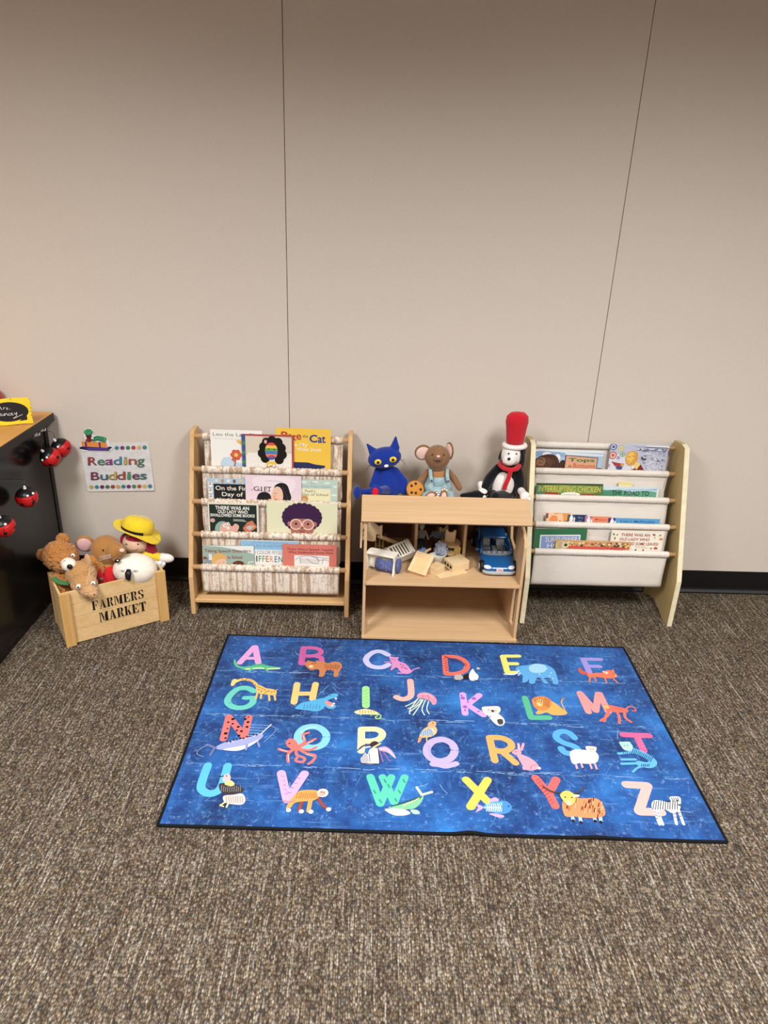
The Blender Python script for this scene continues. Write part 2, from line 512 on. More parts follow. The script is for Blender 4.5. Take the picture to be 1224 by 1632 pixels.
rb = MB(); rb.lathe([(0.004, 0.0), (0.03, 0.001), (0.052, 0.02), (0.062, 0.055), (0.056, 0.088), (0.03, 0.108), (0.008, 0.112)], Matrix.Translation((-1.484, -0.06, 0.7502)), 36)
ro = rb.build('red_globe', plain('red_gloss', 'C8281E', 0.3), None, True)
tag(ro, 'round glossy red ornament standing on the desk behind the yellow name plate', 'ornament')

# ladybug lights
def ladybug(c, face, label, r=0.039, hook=None):
    """a round ribbed bug; face = direction its black head points"""
    c = V(c)
    t = thing('ladybug_light', label, 'string light', c, 'ladybug lights along the desk side')
    f = V(face).normalized()
    q = f.to_track_quat('Z', 'Y').to_matrix().to_4x4()
    m = Matrix.Translation(c) @ q
    b = MB(); prof = []
    n = 40
    for i in range(n + 1):
        a = -pi / 2 + (pi / 2 + 0.52) * i / n
        rr = r * cos(a) * (1 + 0.012 * cos(i * 2 * pi / 5)); prof.append((max(rr, 0.0006), r * 0.94 * sin(a)))
    b.lathe(prof, m, 32)
    bug = b.build('wing_shell', M['bugred'], t, True)
    b = MB(); prof = [(max(r * 1.005 * cos(a), 0.0006), r * 0.96 * sin(a)) for a in [0.50 + (pi / 2 - 0.50) * i / 10 for i in range(11)]]
    b.lathe(prof, m, 32); b.build('head_cap', M['bugblack'], t, True)
    def on(th, ph, k=1.0):   # th from the pole, ph around
        return m @ V((r * k * sin(th) * cos(ph), r * k * sin(th) * sin(ph), r * 0.95 * k * cos(th)))
    def disc(th, ph, rad, mat, nm, thick=0.002):
        p = on(th, ph); nrm = (p - c).normalized()
        mm = Matrix.Translation(p - nrm * 0.0012) @ nrm.to_track_quat('Z', 'Y').to_matrix().to_4x4()
        b = MB(); b.lathe([(rad, 0), (rad, thick), (rad * .6, thick + .0006)], mm, 14); b.build(nm, mat, t, True)
    for ph in (0.5, 1.9, 3.3, 4.7, 5.7): disc(1.75, ph + t.get('spin', 0), 0.0062, M['bugblack'], 'spot')
    b = MB(); b.tube([on(1.2 + 1.7 * i / 10, 0.0 - 0.6, 1.012) for i in range(11)], 0.0013, 6); b.build('wing_seam', M['bugblack'], t, True)
    for ph in (-0.95, -0.25):
        b = MB(); p = on(0.95, ph, 1.02); b.ell(p, (0.0048, 0.0048, 0.0048), seg=12); b.build('eye', M['white'], t, True)
    b = MB()
    p = on(0.05, 0, 1.0); b.ell(p, (0.006, 0.006, 0.006), seg=12); b.ell(p + f * 0.007, (0.0045, 0.0045, 0.0045), seg=12)
    b.build('cap', M['white'], t, True)
    b = MB()
    h = V(hook)
    p1 = p + f * 0.008
    b.tube([V(x) for x in spline3([p1, p1 + V((0.002, 0.002, 0.02)), (p1 + h) / 2 + V((0.016, 0, 0.012)), h])], 0.0011, 6); b.build('cord', M['metal'], t, True)
    return t
def spline3(pts, k=6):
    pts = [V(p) for p in pts]; out = []; n = len(pts)
    for i in range(n - 1):
        p0, p1, p2, p3 = pts[max(i-1, 0)], pts[i], pts[i+1], pts[min(i+2, n-1)]
        for t in range(k):
            t /= k
            out.append(0.5 * (2*p1 + (p2-p0)*t + (2*p0-5*p1+4*p2-p3)*t*t + (3*p1-p0-3*p2+p3)*t**3))
    out.append(pts[-1]); return out
M['bugred'] = plain('ladybug_red', 'C4181C', 0.35, 0.4); M['bugblack'] = plain('ladybug_black', '18181A', 0.35)
ladybug((-1.218, -0.062, 0.618), (-0.35, -0.25, 0.75), 'ladybug light hanging next to the wall, farthest back on the desk side', hook=(-1.2815, -0.073, 0.692))
ladybug((-1.228, -0.146, 0.606), (-0.45, -0.35, 0.7), 'ladybug light just in front of the one next to the wall', hook=(-1.2815, -0.125, 0.690))
ladybug((-1.232, -0.372, 0.530), (0.0, -0.15, 0.95), 'ladybug light alone midway down the desk side panel', hook=(-1.2815, -0.335, 0.585))
ladybug((-1.232, -0.562, 0.500), (-0.1, -0.2, 0.95), 'lowest ladybug light, cut by the picture edge', hook=(-1.2815, -0.52, 0.56))
for p, lb in (((-1.2795, -0.073, 0.699), 'clear adhesive clip under the desk top nearest the wall'), ((-1.2795, -0.128, 0.697), 'clear adhesive clip under the desk top, farther from the wall')):
    ck = MB(); ck.obox(p, (0.008, 0.018, 0.024)); ck.tube([V(p) + V((0.003, 0, -0.008)), V(p) + V((0.014, 0, -0.008)), V(p) + V((0.016, 0, 0.002))], 0.0032, 8)
    tag(ck.build('adhesive_clip', M['white'], None, bevel=0.002), lb, 'clip', 'clips under the desk top')

# wall sign
def wall_sign():
    x0, x1 = -1.1635, -0.8835; z1, z0 = 0.628, 0.415
    bm = bmesh.new()
    bl, br, tr, tl = V((-1.162, -0.0035, 0.408)), V((-0.882, -0.003, 0.422)), V((-0.889, -0.002, 0.633)), V((-1.169, -0.002, 0.619))
    # sheet, gently curled at the lower edge
    mbs = MB(); bm = mbs.bm; mbs.grid(lambda u_, v_: bl.lerp(br, u_).lerp(tl.lerp(tr, u_), v_) + V((0, -0.004 * (1 - v_) ** 3 * u_, 0)), 12, 12)
    t = thing('paper_sign', 'white paper sign with coloured lettering and dots taped to the wall above the crate', 'sign', (-1.02, -0.002, 0.41))
    def fm(x, y, h):   # layout in zoomed sign units
        u_ = (x - 40) / 1000.0; v_ = 1 - (y - 280) / 730.0
        u_ -= (1 - v_) * 0.10
        p = bl.lerp(br, u_).lerp(tl.lerp(tr, u_), v_)
        return p + V((0, -0.0014 - h - 0.004 * (1 - min(max(v_, 0), 1)) ** 3 * max(0, u_), 0))
    a = Art(bm, fm, mi=1)
    dots = ['2F8C94', '8A2A78', '2F8A54', 'B03A3A', 'D9AE62', '2F8C94']
    for i, c in enumerate(dots): a.dot(c, 582 + i * 81, 358, 31, 29)
    for i, c in enumerate(['C9A256', '2F8C94', '7A1F5C', '2F7A50', 'A33434', 'C9A256', '2A8490', '7A2A70', '3F8A58', 'B8403A', 'D2B45E', '3A7C9C']):
        a.dot(c, 203 + i * 79, 937, 32, 28)
    def word(t_, xs, top, base, cols):
        for ch, (p, q), c in zip(t_, xs, cols):
            tp = top if ch in 'RBdi' else top + (base - top) * 0.26
            cap = (base - tp) * (1.0 if ch in 'RBdi' else 1.37)
            a.text(ch, p - 5, q + 5, base - cap, base, '3A4A48', 0.012); a.text(ch, p, q, base - cap, base, c, -0.012)
            if ch in 'RBdna': a.rect(c, p + (4 if ch in 'RBn' else (q - p) * 0.74), tp + 6, p + (q - p) * (0.26 if ch in 'RBn' else 0.96), base - 3)
    word('Reading', [(165, 290), (305, 405), (420, 520), (540, 650), (690, 730), (762, 870), (885, 985)], 478, 605, ['A03028', '3F8A6A', '9A2A80', '2A8AB0', 'C9B04A', 'B8452E', '3F8A6A'])
    word('Buddies', [(205, 320), (345, 445), (460, 575), (590, 705), (740, 785), (815, 915), (930, 1020)], 700, 825, ['8A2A50', '2A7A90', 'C9A83A', 'B03A30', '3F9A5A', '7A2A60', '2A7A90'])
    mbs.build('sheet', [plain('sign_paper', 'D9D6D6', 0.5), M['print']], t)
    # cut-out of a bookworm lying on two books, glued over the corner
    bm = bmesh.new()
    a = Art(bm, lambda x, y, h: fm(x, y, h + 0.0012), 0.0001)
    a.poly('F2F0F0', [(30, 340), (70, 330), (65, 260), (120, 245), (105, 180), (125, 75), (200, 60), (245, 100), (255, 165), (330, 160), (420, 215), (480, 255), (490, 320), (530, 345), (520, 375), (480, 408), (190, 395), (90, 395), (40, 370)])
    a.poly('2E1F5A', [(38, 340), (80, 325), (480, 335), (520, 340), (480, 400), (190, 388), (45, 362)]); a.poly('5A3A9A', [(120, 345), (470, 352), (460, 385), (200, 378)])
    a.poly('E98A34', [(70, 262), (90, 250), (430, 270), (465, 330), (440, 350), (80, 325)]); a.poly('4A2A6A', [(122, 255), (148, 257), (155, 340), (130, 338)]); a.poly('4A2A6A', [(322, 265), (348, 267), (352, 352), (330, 350)])
    a.poly('EDEAE4', [(430, 262), (475, 258), (486, 322), (452, 345)]); a.poly('EDEAE4', [(470, 388), (520, 345), (524, 362), (488, 398)])
    for i in range(7): a.dot('1F6A45', 258 + i * 25, 205 + abs(i - 2.2) * 7, 28, 38, rot=0.2); a.dot('3FA870', 260 + i * 25, 202 + abs(i - 2.2) * 7, 18, 30, rot=0.2)
    a.dot('5A2026', 185, 205, 62, 55); a.poly('8A2A2A', [(135, 190), (182, 210), (182, 262), (140, 245)]); a.poly('7A2424', [(186, 210), (235, 190), (230, 245), (186, 262)])
    a.dot('E8E4DC', 135, 200, 20, 26); a.dot('E8E4DC', 238, 200, 18, 24)
    a.dot('1F6A45', 182, 118, 60, 48); a.dot('35A368', 182, 115, 50, 38); a.dot('1F6A45', 178, 108, 14, 8)
    mbs = MB(); mbs.bm = bm; mbs.build('bookworm_cutout', M['print'], t)
wall_sign()

# ------------------------------------------------------------------ sling bookcases
def sheet_fn(path, x0, x1, wav, seed):
    L = [0]
    for a, c in zip(path, path[1:]): L.append(L[-1] + math.hypot(c[0] - a[0], c[1] - a[1]))
    def f(u_, v_):
        d = v_ * L[-1]; i = 0
        while i < len(L) - 2 and L[i + 1] < d: i += 1
        t = (d - L[i]) / max(1e-9, L[i + 1] - L[i])
        y = path[i][0] + (path[i + 1][0] - path[i][0]) * t; z = path[i][1] + (path[i + 1][1] - path[i][1]) * t
        x = x0 + (x1 - x0) * u_
        w = noise.noise(V((x * 9 + seed, z * 7, seed * 3.1))) * wav
        return V((x + noise.noise(V((seed, z * 14, u_ * 2))) * 0.002, y + w, z))
    return f

def bookcase(label, px, prof, rods, rr, wmat, rodmat, fabric, sx, depth0, depth, shelf=None, edge=None, name='sling_bookcase'):
    t = thing(name, label, 'bookcase', ((px[0] + px[3]) / 2, -0.15, 0))
    for a, c in ((px[0], px[1]), (px[2], px[3])):
        b = MB(); b.prism(prof, a, c); o = b.build('side_panel', wmat, t, bevel=0.0025, seg=3)
        if edge:
            b = MB()
            fp = [(y - 0.0006, z) for y, z in edge]
            for (y0, z0), (y1, z1) in zip(fp, fp[1:]):
                d = V((y1 - y0, z1 - z0)).normalized(); nx = V((-d.y, d.x)) * 0.0008
                b.prism([(y0, z0), (y1, z1), (y1 + nx.x, z1 + nx.y), (y0 + nx.x, z0 + nx.y)], a + 0.0003, c - 0.0003)
            b.build('edge_band', M['edge_right'], o)
    for y, z in rods:
        b = MB(); b.cyl((px[1] - 0.004, y, z), (px[2] + 0.004, y, z), rr, n=18); b.build('rod', rodmat, t, True)
    if shelf:
        b = MB(); b.box((px[1], -0.283, shelf[0]), (px[2], -0.025, shelf[1])); b.build('bottom_shelf', M['wood_left_x'], t, bevel=0.003, seg=3)
    x0, x1 = sx
    b = MB()
    for k, (y, z) in enumerate(rods):
        # sleeve around the rod, slightly gathered
        n = 14
        gth = 0.0011 if fabric is M['birch'] else 0.0004
        def sl(u_, v_, y=y, z=z, k=k):
            a = 2 * pi * v_; x = x0 + (x1 - x0) * u_
            r = rr + 0.0028 + gth * sin(x * 430 + k + 2 * noise.noise(V((x * 12, k, 0)))) + 0.0008 * noise.noise(V((x * 30, k * 7.0, v_ * 2)))
            if 0.6 < v_ < 0.9: r += 0.004 * (1 - abs(v_ - 0.75) / 0.15)
            return V((x, y + r * cos(a), z + r * sin(a)))
        b.grid(sl, 240, n)
        for u_ in (0,):
            pass
    o = None
    for k in range(len(rods) - 1):
        y, z = rods[k]; y2, z2 = rods[k + 1]
        dp = depth0 if k == 0 else depth
        path = [(y - 0.001, z - 0.006), (y - 0.0015, z - dp * 0.5), (y, z - dp + 0.012), (y + 0.006, z - dp + 0.002), (y + 0.014, z - dp), (y + 0.022, z - dp + 0.008), (y2 + 0.002, z2 - 0.008), (y2 + 0.008, z2)]
        b.grid(sheet_fn(path, x0 + 0.004 * (k % 2), x1 - 0.004 * ((k + 1) % 2), 0.0022, k * 5.3 + px[0] * 7), 44, 30)
    b.build('sling', fabric, t, True, solid=0.0012)
    return t
LX = (-0.694, -0.676, -0.075, -0.057)
Lprof = [(-0.287, 0), (-0.287, 0.17), (-0.106, 0.700), (-0.094, 0.712), (-0.07, 0.7165), (-0.03, 0.7165), (-0.016, 0.708), (-0.014, 0.69), (-0.014, 0), (-0.06, 0), (-0.085, 0.028), (-0.2, 0.028), (-0.232, 0)]
Lrods = [(-.095, .694), (-.143, .575), (-.185, .454), (-.226, .332), (-.267, .207)][::-1]
bookcase('maple sling bookcase with birch-tree print fabric pockets and a bottom shelf', LX, Lprof, Lrods, 0.0098, M['wood_left'], M['wood_rod'], M['birch'], (-0.645, -0.096), 0.118, 0.125, (0.052, 0.068))
RX = (0.642, 0.6615, 1.251, 1.271)
Rprof = [(-0.297, 0), (-0.297, 0.207), (-0.128, 0.711), (-0.095, 0.719), (-0.02, 0.712), (-0.014, 0.70), (-0.014, 0), (-0.04, 0), (-0.1, 0.036), (-0.17, 0.028), (-0.225, 0.006), (-0.24, 0)]
Rrods = [(-.037, .683), (-.085, .588), (-.136, .492), (-.189, .397), (-.234, .298)][::-1]
bookcase('open-bottomed sling bookcase with plain cream canvas pockets beside the wooden toy house', RX, Rprof, Rrods, 0.0088, M['wood_right'], M['wood_rod'], M['canvas'], (0.682, 1.224), 0.158, 0.12,
         edge=[(-0.297, 0.0), (-0.297, 0.207), (-0.128, 0.711), (-0.095, 0.719)])

# ------------------------------------------------------------------ books
def book(label, row, x0, x1, ztop, zx, art, lean=0.06, off=0.0, thick=0.005, depth=0.10, cover='F0EDE6', group=None, roll=0.0, kx=1.0, backc=None):
    """a picture book standing in a pocket; zx = (left, right, top) of the cover layout units used by art"""
    y, z = row
    al = math.atan(lean)
    upv = V((0, sin(al), cos(al))); nrm = V((0, -cos(al), sin(al))); ux = V((1, 0, 0))
    zb = z - depth; ztop += 0.38 * (0.0027 + (0.13 - lean) * (ztop - z)) - 0.001
    h = (ztop - zb) / cos(al); w = x1 - x0
    yb = y + 0.0130 + off + lean * (zb - z)
    base = V(((x0 + x1) / 2, yb, zb))
    if roll:
        q = Matrix.Rotation(roll, 3, nrm); ux = q @ ux; upv = q @ upv
        # keep the bottom edge where it was, let the far corner rise
    P = lambda a, c, d: base + ux * a + upv * c + nrm * d
    mb = MB(); bm = mb.bm
    def slab(a0, a1, c0, c1, d0, d1):
        vs = [bm.verts.new(P(a, c, d)) for a in (a0, a1) for c in (c0, c1) for d in (d0, d1)]
        for f in ((0, 1, 3, 2), (4, 6, 7, 5), (0, 4, 5, 1), (2, 3, 7, 6), (0, 2, 6, 4), (1, 5, 7, 3)): bm.faces.new([vs[i] for i in f])
    hw = w / 2; t = thick
    col = bm.loops.layers.float_color.new('Col')
    slab(-hw, hw, 0, h, -0.0011, 0)
    slab(-hw, hw, 0, h, -t, -t + 0.0011)
    slab(-hw, -hw + 0.0011, 0, h, -t, 0)
    cv = lin(cover)
    for f in bm.faces:
        for lp in f.loops: lp[col] = cv
    bmesh.ops.recalc_face_normals(bm, faces=bm.faces)
    kk = w / (zx[1] - zx[0])
    a = Art(bm, lambda px, py, hh: P(-hw + (px - zx[0]) * kk, h - (py - zx[2]) * kk * 1.03, hh), 0.00006)
    a.clip = (zx[0], zx[2], zx[1], zx[2] + h / kk / 1.03)
    a.bottom = a.clip[3]
    art(a)
    me = bpy.data.meshes.new('picture_book'); bm.to_mesh(me); bm.free()
    me.materials.append(M['print'])
    o = bpy.data.objects.new('picture_book', me); COL.objects.link(o)
    tag(o, label, 'book', group)
    pg = MB()
    bm2 = pg.bm
    vs = [bm2.verts.new(P(a_, c, d)) for a_ in (-hw + 0.0012, hw - 0.0022) for c in (0.002, h - 0.002) for d in (-t + 0.0012, -0.0012)]
    for f in ((0, 1, 3, 2), (4, 6, 7, 5), (0, 4, 5, 1), (2, 3, 7, 6), (0, 2, 6, 4), (1, 5, 7, 3)): bm2.faces.new([vs[i] for i in f])
    p = pg.build('pages', M['pages']); p.parent = o
    return o
def L(k): return Lrods[k]
def R(k): return Rrods[k]
GL = ['picture books, top pocket of the birch-print bookcase', 'picture books, second pocket of the birch-print bookcase', 'picture books, third pocket of the birch-print bookcase', 'picture books, lowest pocket of the birch-print bookcase']
GR = [g.replace('birch-print', 'canvas') for g in GL]
# rows counted from below: row 3 = top pocket
def a_leo(a):
    a.rect('F4F1EA', 200, 113, 560, 600)
    a.text('Leo the Late Bloomer', 219, 640, 130, 155, '6A6258'); a.line('B8B0A4', 2, [(222, 172), (520, 178)])
    a.poly('BFD8E8', [(265, 340), (285, 305), (330, 300), (360, 330), (430, 350), (430, 420), (260, 420)])
    a.dot('E8B84A', 405, 195, 26, 12, rot=0.4); a.dot('D9A83A', 425, 205, 16, 8)
    # a plain orange flower
    for i in range(6): a.dot('D2502A', 375 + 24 * cos(i * pi / 3), 285 + 24 * sin(i * pi / 3), 17)
    a.dot('F2C25A', 375, 285, 14); a.line('B8402A', 9, [(372, 305), (366, 345), (360, 370)])
    a.line('C8482A', 8, [(368, 335), (345, 318)])
book('white picture book with a small orange flower, at the left of the top birch-print pocket', L(3), -0.611, -0.410, 0.724, (200, 560, 113), a_leo, off=.005, cover='F4F1EA', group=GL[0])
def a_care(a):
    a.rect('E9E2D4', 418, 140, 780, 700); a.rect('C9B79A', 445, 152, 766, 262); a.poly('DDD0BA', [(445, 152), (560, 152), (545, 230), (500, 275), (445, 285)], 3); a.poly('DCD2C0', [(640, 152), (766, 160), (766, 255), (690, 262), (650, 230)])
    a.poly('EFE9DE', [(447, 290), (465, 265), (560, 275), (600, 300), (690, 300), (766, 272), (766, 420), (445, 420)])
    a.rect('3A5A8A', 418, 140, 444, 700)
    for i in range(7): a.rect('4A8A4A' if i % 2 else '3A4A8A', 418, 160 + i * 33, 444, 178 + i * 33)
    a.rect('B0343E', 444, 140, 780, 150); a.rect('B0343E', 767, 140, 780, 700)
    for x, y, r in [(575, 225, 36), (562, 270, 34), (580, 305, 32), (590, 190, 30), (630, 178, 32), (672, 190, 32), (690, 230, 36), (696, 275, 36), (678, 312, 32), (620, 200, 40), (650, 210, 40)]: a.dot('17120F', x, y, r)
    a.clip = (575, 140, 672, 700)
    for i, c in enumerate(['D8402A', 'F0C23A', '5FA83A', '3A78C0', 'E07058', '5A4AA0']):
        y0 = 193 + i * 20
        pts = []
        for s_ in (0, 1):
            for k in range(7):
                yy = y0 + 20 * (k / 6 if s_ == 0 else 1 - k / 6); dx = 44 * sqrt(max(0, 1 - ((yy - 253) / 61) ** 2)); pts.append((624 + (dx if s_ == 0 else -dx), yy))
        a.poly(c, pts)
    a.clip = (418, 140, 780, 700)
    a.dot('2a1a10', 606, 238, 6, 4); a.dot('2a1a10', 645, 240, 6, 4); a.line('6A2018', 5, [(610, 290), (625, 285), (642, 292)], 3); a.line('3A4A8A', 3, [(622, 262), (630, 262)])
    a.dot('E8A0A0', 585, 188, 10, 14); a.poly('E8C048', [(600, 325), (648, 325), (672, 350), (672, 420), (580, 420), (585, 345)]); a.poly('5A4A9A', [(590, 360), (665, 355), (665, 420), (590, 420)])
    a.text('READ CARE OF', 490, 760, 343, 369, 'FDFBF6', 0.03)
book('picture book with a rainbow-painted face on pillows', L(3), -0.489, -0.287, 0.712, (418, 780, 140), a_care, off=-.001, cover='B0343E', thick=.007, group=GL[0])
def a_yel(a):
    a.rect('F2C21E', 655, 98, 1040, 700)
    a.text('P', 692, 738, 118, 168, 'B8401E', .06); a.text('e', 735, 770, 118, 172, 'B8401E', .05); a.text('t', 770, 800, 128, 178, 'B8401E', .05); a.text('e', 798, 834, 118, 172, 'B8401E', .05)
    a.text('the', 842, 880, 135, 158, '3A3A60', .01); a.text('C', 890, 945, 135, 188, '22388A', .06); a.text('at', 948, 1002, 132, 190, '22388A', .05)
    a.text('I Love My', 690, 878, 195, 220, 'FBF3DC', .01); a.text('White Shoes', 800, 972, 226, 252, 'FBF3DC', .01)
    a.poly('232A5E', [(655, 330), (880, 332), (930, 345), (1000, 352), (1000, 700), (655, 700)])
    a.line('F7E9C0', 4, [(960, 385), (985, 372), (1012, 372), (1030, 388)], 3)
book('yellow picture book with a dark blue band, at the right of the top birch-print pocket', L(3), -0.357, -0.142, 0.737, (655, 1040, 98), a_yel, off=.005, cover='F2C21E', group=GL[0])
def a_first(a):
    a.rect('A8C8DE', 180, 450, 560, 900); a.rect('23211F', 222, 488, 560, 900)
    for i, c in enumerate(['E8D8B0', 'C9884A', 'F0E8D8', '8A5A3A', 'E8C08A', 'D0D8C0']): a.dot(c, 245 + i * 42, 466, 11, 13); a.line('5A4A3A', 2, [(238 + i * 42, 480), (252 + i * 42, 482)])
    for i in range(3): a.rect('F4F0E4', 186, 478 + i * 45, 214, 512 + i * 45); a.rect('5A88B8', 190, 490 + i * 45, 208, 496 + i * 45); a.dot('E8A060', 200, 484 + i * 45, 7)
    a.text('On the First', 236, 492, 500, 532, 'F2EFE8', .015); a.text('Day of', 280, 430, 545, 576, 'F2EFE8', .015); a.text('Kindergarten', 246, 500, 588, 618, 'F2EFE8', .015)
book('picture book with white chalk lettering on a black panel, left in the second birch-print pocket', L(2), -0.623, -0.43, 0.541, (180, 530, 450), a_first, off=.005, cover='A8C8DE', group=GL[1])
def a_gift(a):
    a.rect('E9D3DC', 442, 425, 832, 900); a.poly('F0E0E6', [(500, 440), (780, 445), (740, 560), (560, 560)], 4)
    a.line('9A8088', 2, [(585, 461), (700, 464)])
    a.text('A', 480, 492, 522, 534, '6A3A34', .02)
    for c, p, q in (('G', 498, 540), ('I', 550, 558), ('F', 572, 594), ('T', 594, 622)):
        a.text(c, p, q, 502, 535, '6A3430', .025)
        if c in 'IFT': a.rect('6A3430', (p + q) / 2 - 12, 532, (p + q) / 2 + 8, 537)
    a.poly('1C1A20', [(640, 520), (660, 485), (700, 473), (735, 490), (752, 540), (762, 580), (745, 605), (720, 640), (630, 640)], 4)
    a.poly('EBBFA4', [(622, 560), (640, 515), (668, 500), (695, 520), (705, 570), (690, 615), (645, 612), (615, 590)], 4)
    a.dot('E89A90', 645, 570, 9); a.line('5A2A20', 3, [(640, 552), (650, 548), (660, 552)], 3); a.line('8A3028', 4, [(640, 585), (652, 594), (664, 588)], 3)
    a.poly('1C1A20', [(520, 590), (535, 555), (570, 540), (605, 550), (620, 580), (612, 640), (520, 640)], 4); a.poly('EBBFA4', [(585, 640), (600, 592), (620, 590), (630, 640)])
    a.line('3A3844', 5, [(700, 500), (728, 560), (735, 590)], 4)
book('pale pink picture book with a smiling dark-haired woman, middle of the second birch-print pocket', L(2), -0.474, -0.255, 0.560, (442, 832, 425), a_gift, off=-.001, cover='E9D3DC', thick=.006, group=GL[1])
def a_pooh(a):
    a.rect('BCD2C4', 740, 455, 1085, 900); a.rect('EDE6BC', 800, 518, 1035, 900)
    for x, y in ((850, 472), (930, 470), (1010, 475), (1060, 500), (1060, 560)): a.dot('DDE8DC', x, y, 22, 8)
    a.text('First Years Lessons', 836, 1055, 490, 508, '8AA8B0'); a.line('5A9AC0', 3, [(895, 478), (930, 478)])
    a.text("Pooh's", 858, 930, 524, 544, '7A8A86', .01); a.text('First Day of School', 770, 1020, 548, 568, '7A8A86', .01)
    a.dot('C98A4A', 855, 590, 24, 22); a.dot('E0B070', 850, 600, 14, 14)
book('pale green picture book with a cream panel, right in the second birch-print pocket', L(2), -0.307, -0.112, 0.546, (740, 1085, 455), a_pooh, off=.005, cover='BCD2C4', group=GL[1])
def a_lady(a):
    a.rect('E4DCCC', 182, 622, 535, 1000); a.rect('1E2E28', 192, 632, 522, 1000)
    a.text('THERE WAS AN', 234, 470, 642, 668, 'F4F1E8', .05); a.text('OLD LADY WHO', 250, 460, 672, 694, 'F4F1E8', .05); a.text('SWALLOWED SOME BOOKS!', 198, 508, 698, 720, 'F4F1E8', .045)
    a.line('CFCBC0', 4, [(358, 738), (435, 741)]); a.line('CFCBC0', 4, [(358, 747), (446, 750)])
    a.poly('8AB0A4', [(225, 820), (235, 780), (265, 755), (300, 758), (270, 800), (265, 900), (225, 900)], 3)
    a.poly('E0A898', [(260, 820), (270, 780), (300, 760), (330, 770), (345, 790), (370, 768), (395, 785), (388, 815), (360, 860), (265, 900)], 4)
    a.dot('F4F0E8', 295, 785, 12); a.dot('F4F0E8', 320, 770, 11); a.dot('201818', 298, 785, 4); a.dot('201818', 322, 771, 4); a.poly('E8E4DA', [(305, 795), (325, 790), (332, 808), (312, 814)])
    a.dot('D8A8A0', 212, 748, 17, 15); a.line('B07068', 3, [(202, 742), (224, 754)])
    a.poly('C9704A', [(422, 800), (455, 755), (490, 742), (524, 790), (490, 816), (440, 835)]); a.poly('E0946A', [(440, 795), (485, 762), (510, 788), (465, 815)]); a.dot('B8C0C4', 470, 795, 18, 16); a.line('8A3A20', 3, [(455, 780), (500, 770)])
    a.dot('D8A8A0', 400, 850, 22, 16)
book('dark green picture book with white lettering in a cream border, third birch-print pocket', L(1), -0.618, -0.420, 0.455, (182, 535, 622), a_lady, off=-.001, cover='E4DCCC', thick=.007, group=GL[2])
def a_hair(a):
    a.rect('E4E2BC', 592, 612, 1085, 1100)
    a.dot('3D1A44', 838, 718, 126, 92, 40)
    for i in range(22): a.dot('3D1A44', 838 + 120 * cos(2 * pi * i / 22), 718 + 86 * sin(2 * pi * i / 22), 22)
    a.poly('B0675C', [(755, 770), (765, 738), (800, 728), (880, 728), (912, 742), (922, 775), (915, 825), (880, 870), (800, 870), (762, 825)], 4)
    a.dot('B0675C', 748, 765, 12, 18); a.dot('B0675C', 930, 765, 12, 18)
    for x in (796, 880):
        a.dot('EFD9B8', x, 768, 42, 40, 28); a.dot('C0796A', x, 768, 35, 33, 28); a.dot('B8706A', x - 4, 760, 20, 16); a.dot('2a1614', x, 764, 8)
    a.line('EFD9B8', 6, [(836, 768), (842, 768)]); a.dot('9A5248', 838, 790, 12, 8); a.line('7A2E2A', 4, [(822, 815), (838, 820), (856, 814)], 3)
book('pale yellow picture book with a purple-haired face in round glasses, third birch-print pocket', L(1), -0.388, -0.110, 0.465, (592, 1085, 612), a_hair, off=-.001, cover='E4E2BC', thick=.006, group=GL[2])
def a_talk(a):
    a.rect('9DB5A6', 150, 905, 508, 1300); a.poly('EDEFEA', [(150, 905), (508, 905), (508, 965), (400, 935), (280, 912)])
    a.text('Taking Speech Disorders', 164, 486, 928, 950, '8A2A24', .03, arc=-3); a.text('to School', 318, 424, 975, 1000, '8A2A24', .03); a.text('My', 152, 186, 980, 1008, '8A2A24', .03)
    a.poly('E0AC58', [(210, 1000), (225, 970), (265, 958), (305, 975), (318, 1000), (290, 1010), (280, 1100), (215, 1040)], 4); a.poly('E8BC9C', [(232, 1050), (250, 1010), (300, 1002), (312, 1030), (300, 1120), (240, 1120)], 3)
    a.poly('6A3020', [(352, 1040), (375, 1018), (410, 1015), (435, 1035), (430, 1100), (360, 1100)], 4); a.line('E4ECE8', 6, [(462, 1050), (468, 1024), (500, 1020)]); a.rect('8A98A0', 155, 1010, 205, 1100)
    a.rect('DDE6E4', 190, 965, 212, 1010); a.line('2a1a18', 3, [(288, 1025), (294, 1026)])
book('grey-green picture book with red lettering and a blond child', L(0), -0.636, -0.434, 0.291, (150, 508, 905), a_talk, off=.0, cover='9DB5A6', group=GL[3], roll=0.02)
def a_kap(a):
    a.rect('F0EFEA', 412, 880, 815, 1300); a.rect('8FBFE0', 412, 880, 815, 945)
    a.text('NEW YORK TIMES BESTSELLING AUTHOR', 490, 740, 890, 899, '5A88A8'); a.text('COLIN KAEPERNICK', 440, 790, 905, 926, '6A98B8', .0)
    a.text('I COLOR MYSELF', 508, 718, 950, 978, '8A8A8A', .0)
    for c, p, q, k in (('D', 478, 506, 'B03030'), ('I', 516, 524, '4A4A4A'), ('F', 534, 552, '4A8A4A'), ('F', 559, 577, '6A9A3A'), ('E', 584, 604, 'C8503A'), ('R', 612, 636, 'D9A02A'), ('E', 645, 663, '3A68A8'), ('N', 672, 700, '4A8A4A'), ('T', 706, 730, '7A3A8A')): a.text(c, p, q, 988, 1034, k, .02)
book('white picture book with multicoloured capitals under a light blue band', L(0), -0.489, -0.260, 0.313, (412, 815, 880), a_kap, off=.006, cover='F0EFEA', group=GL[3])
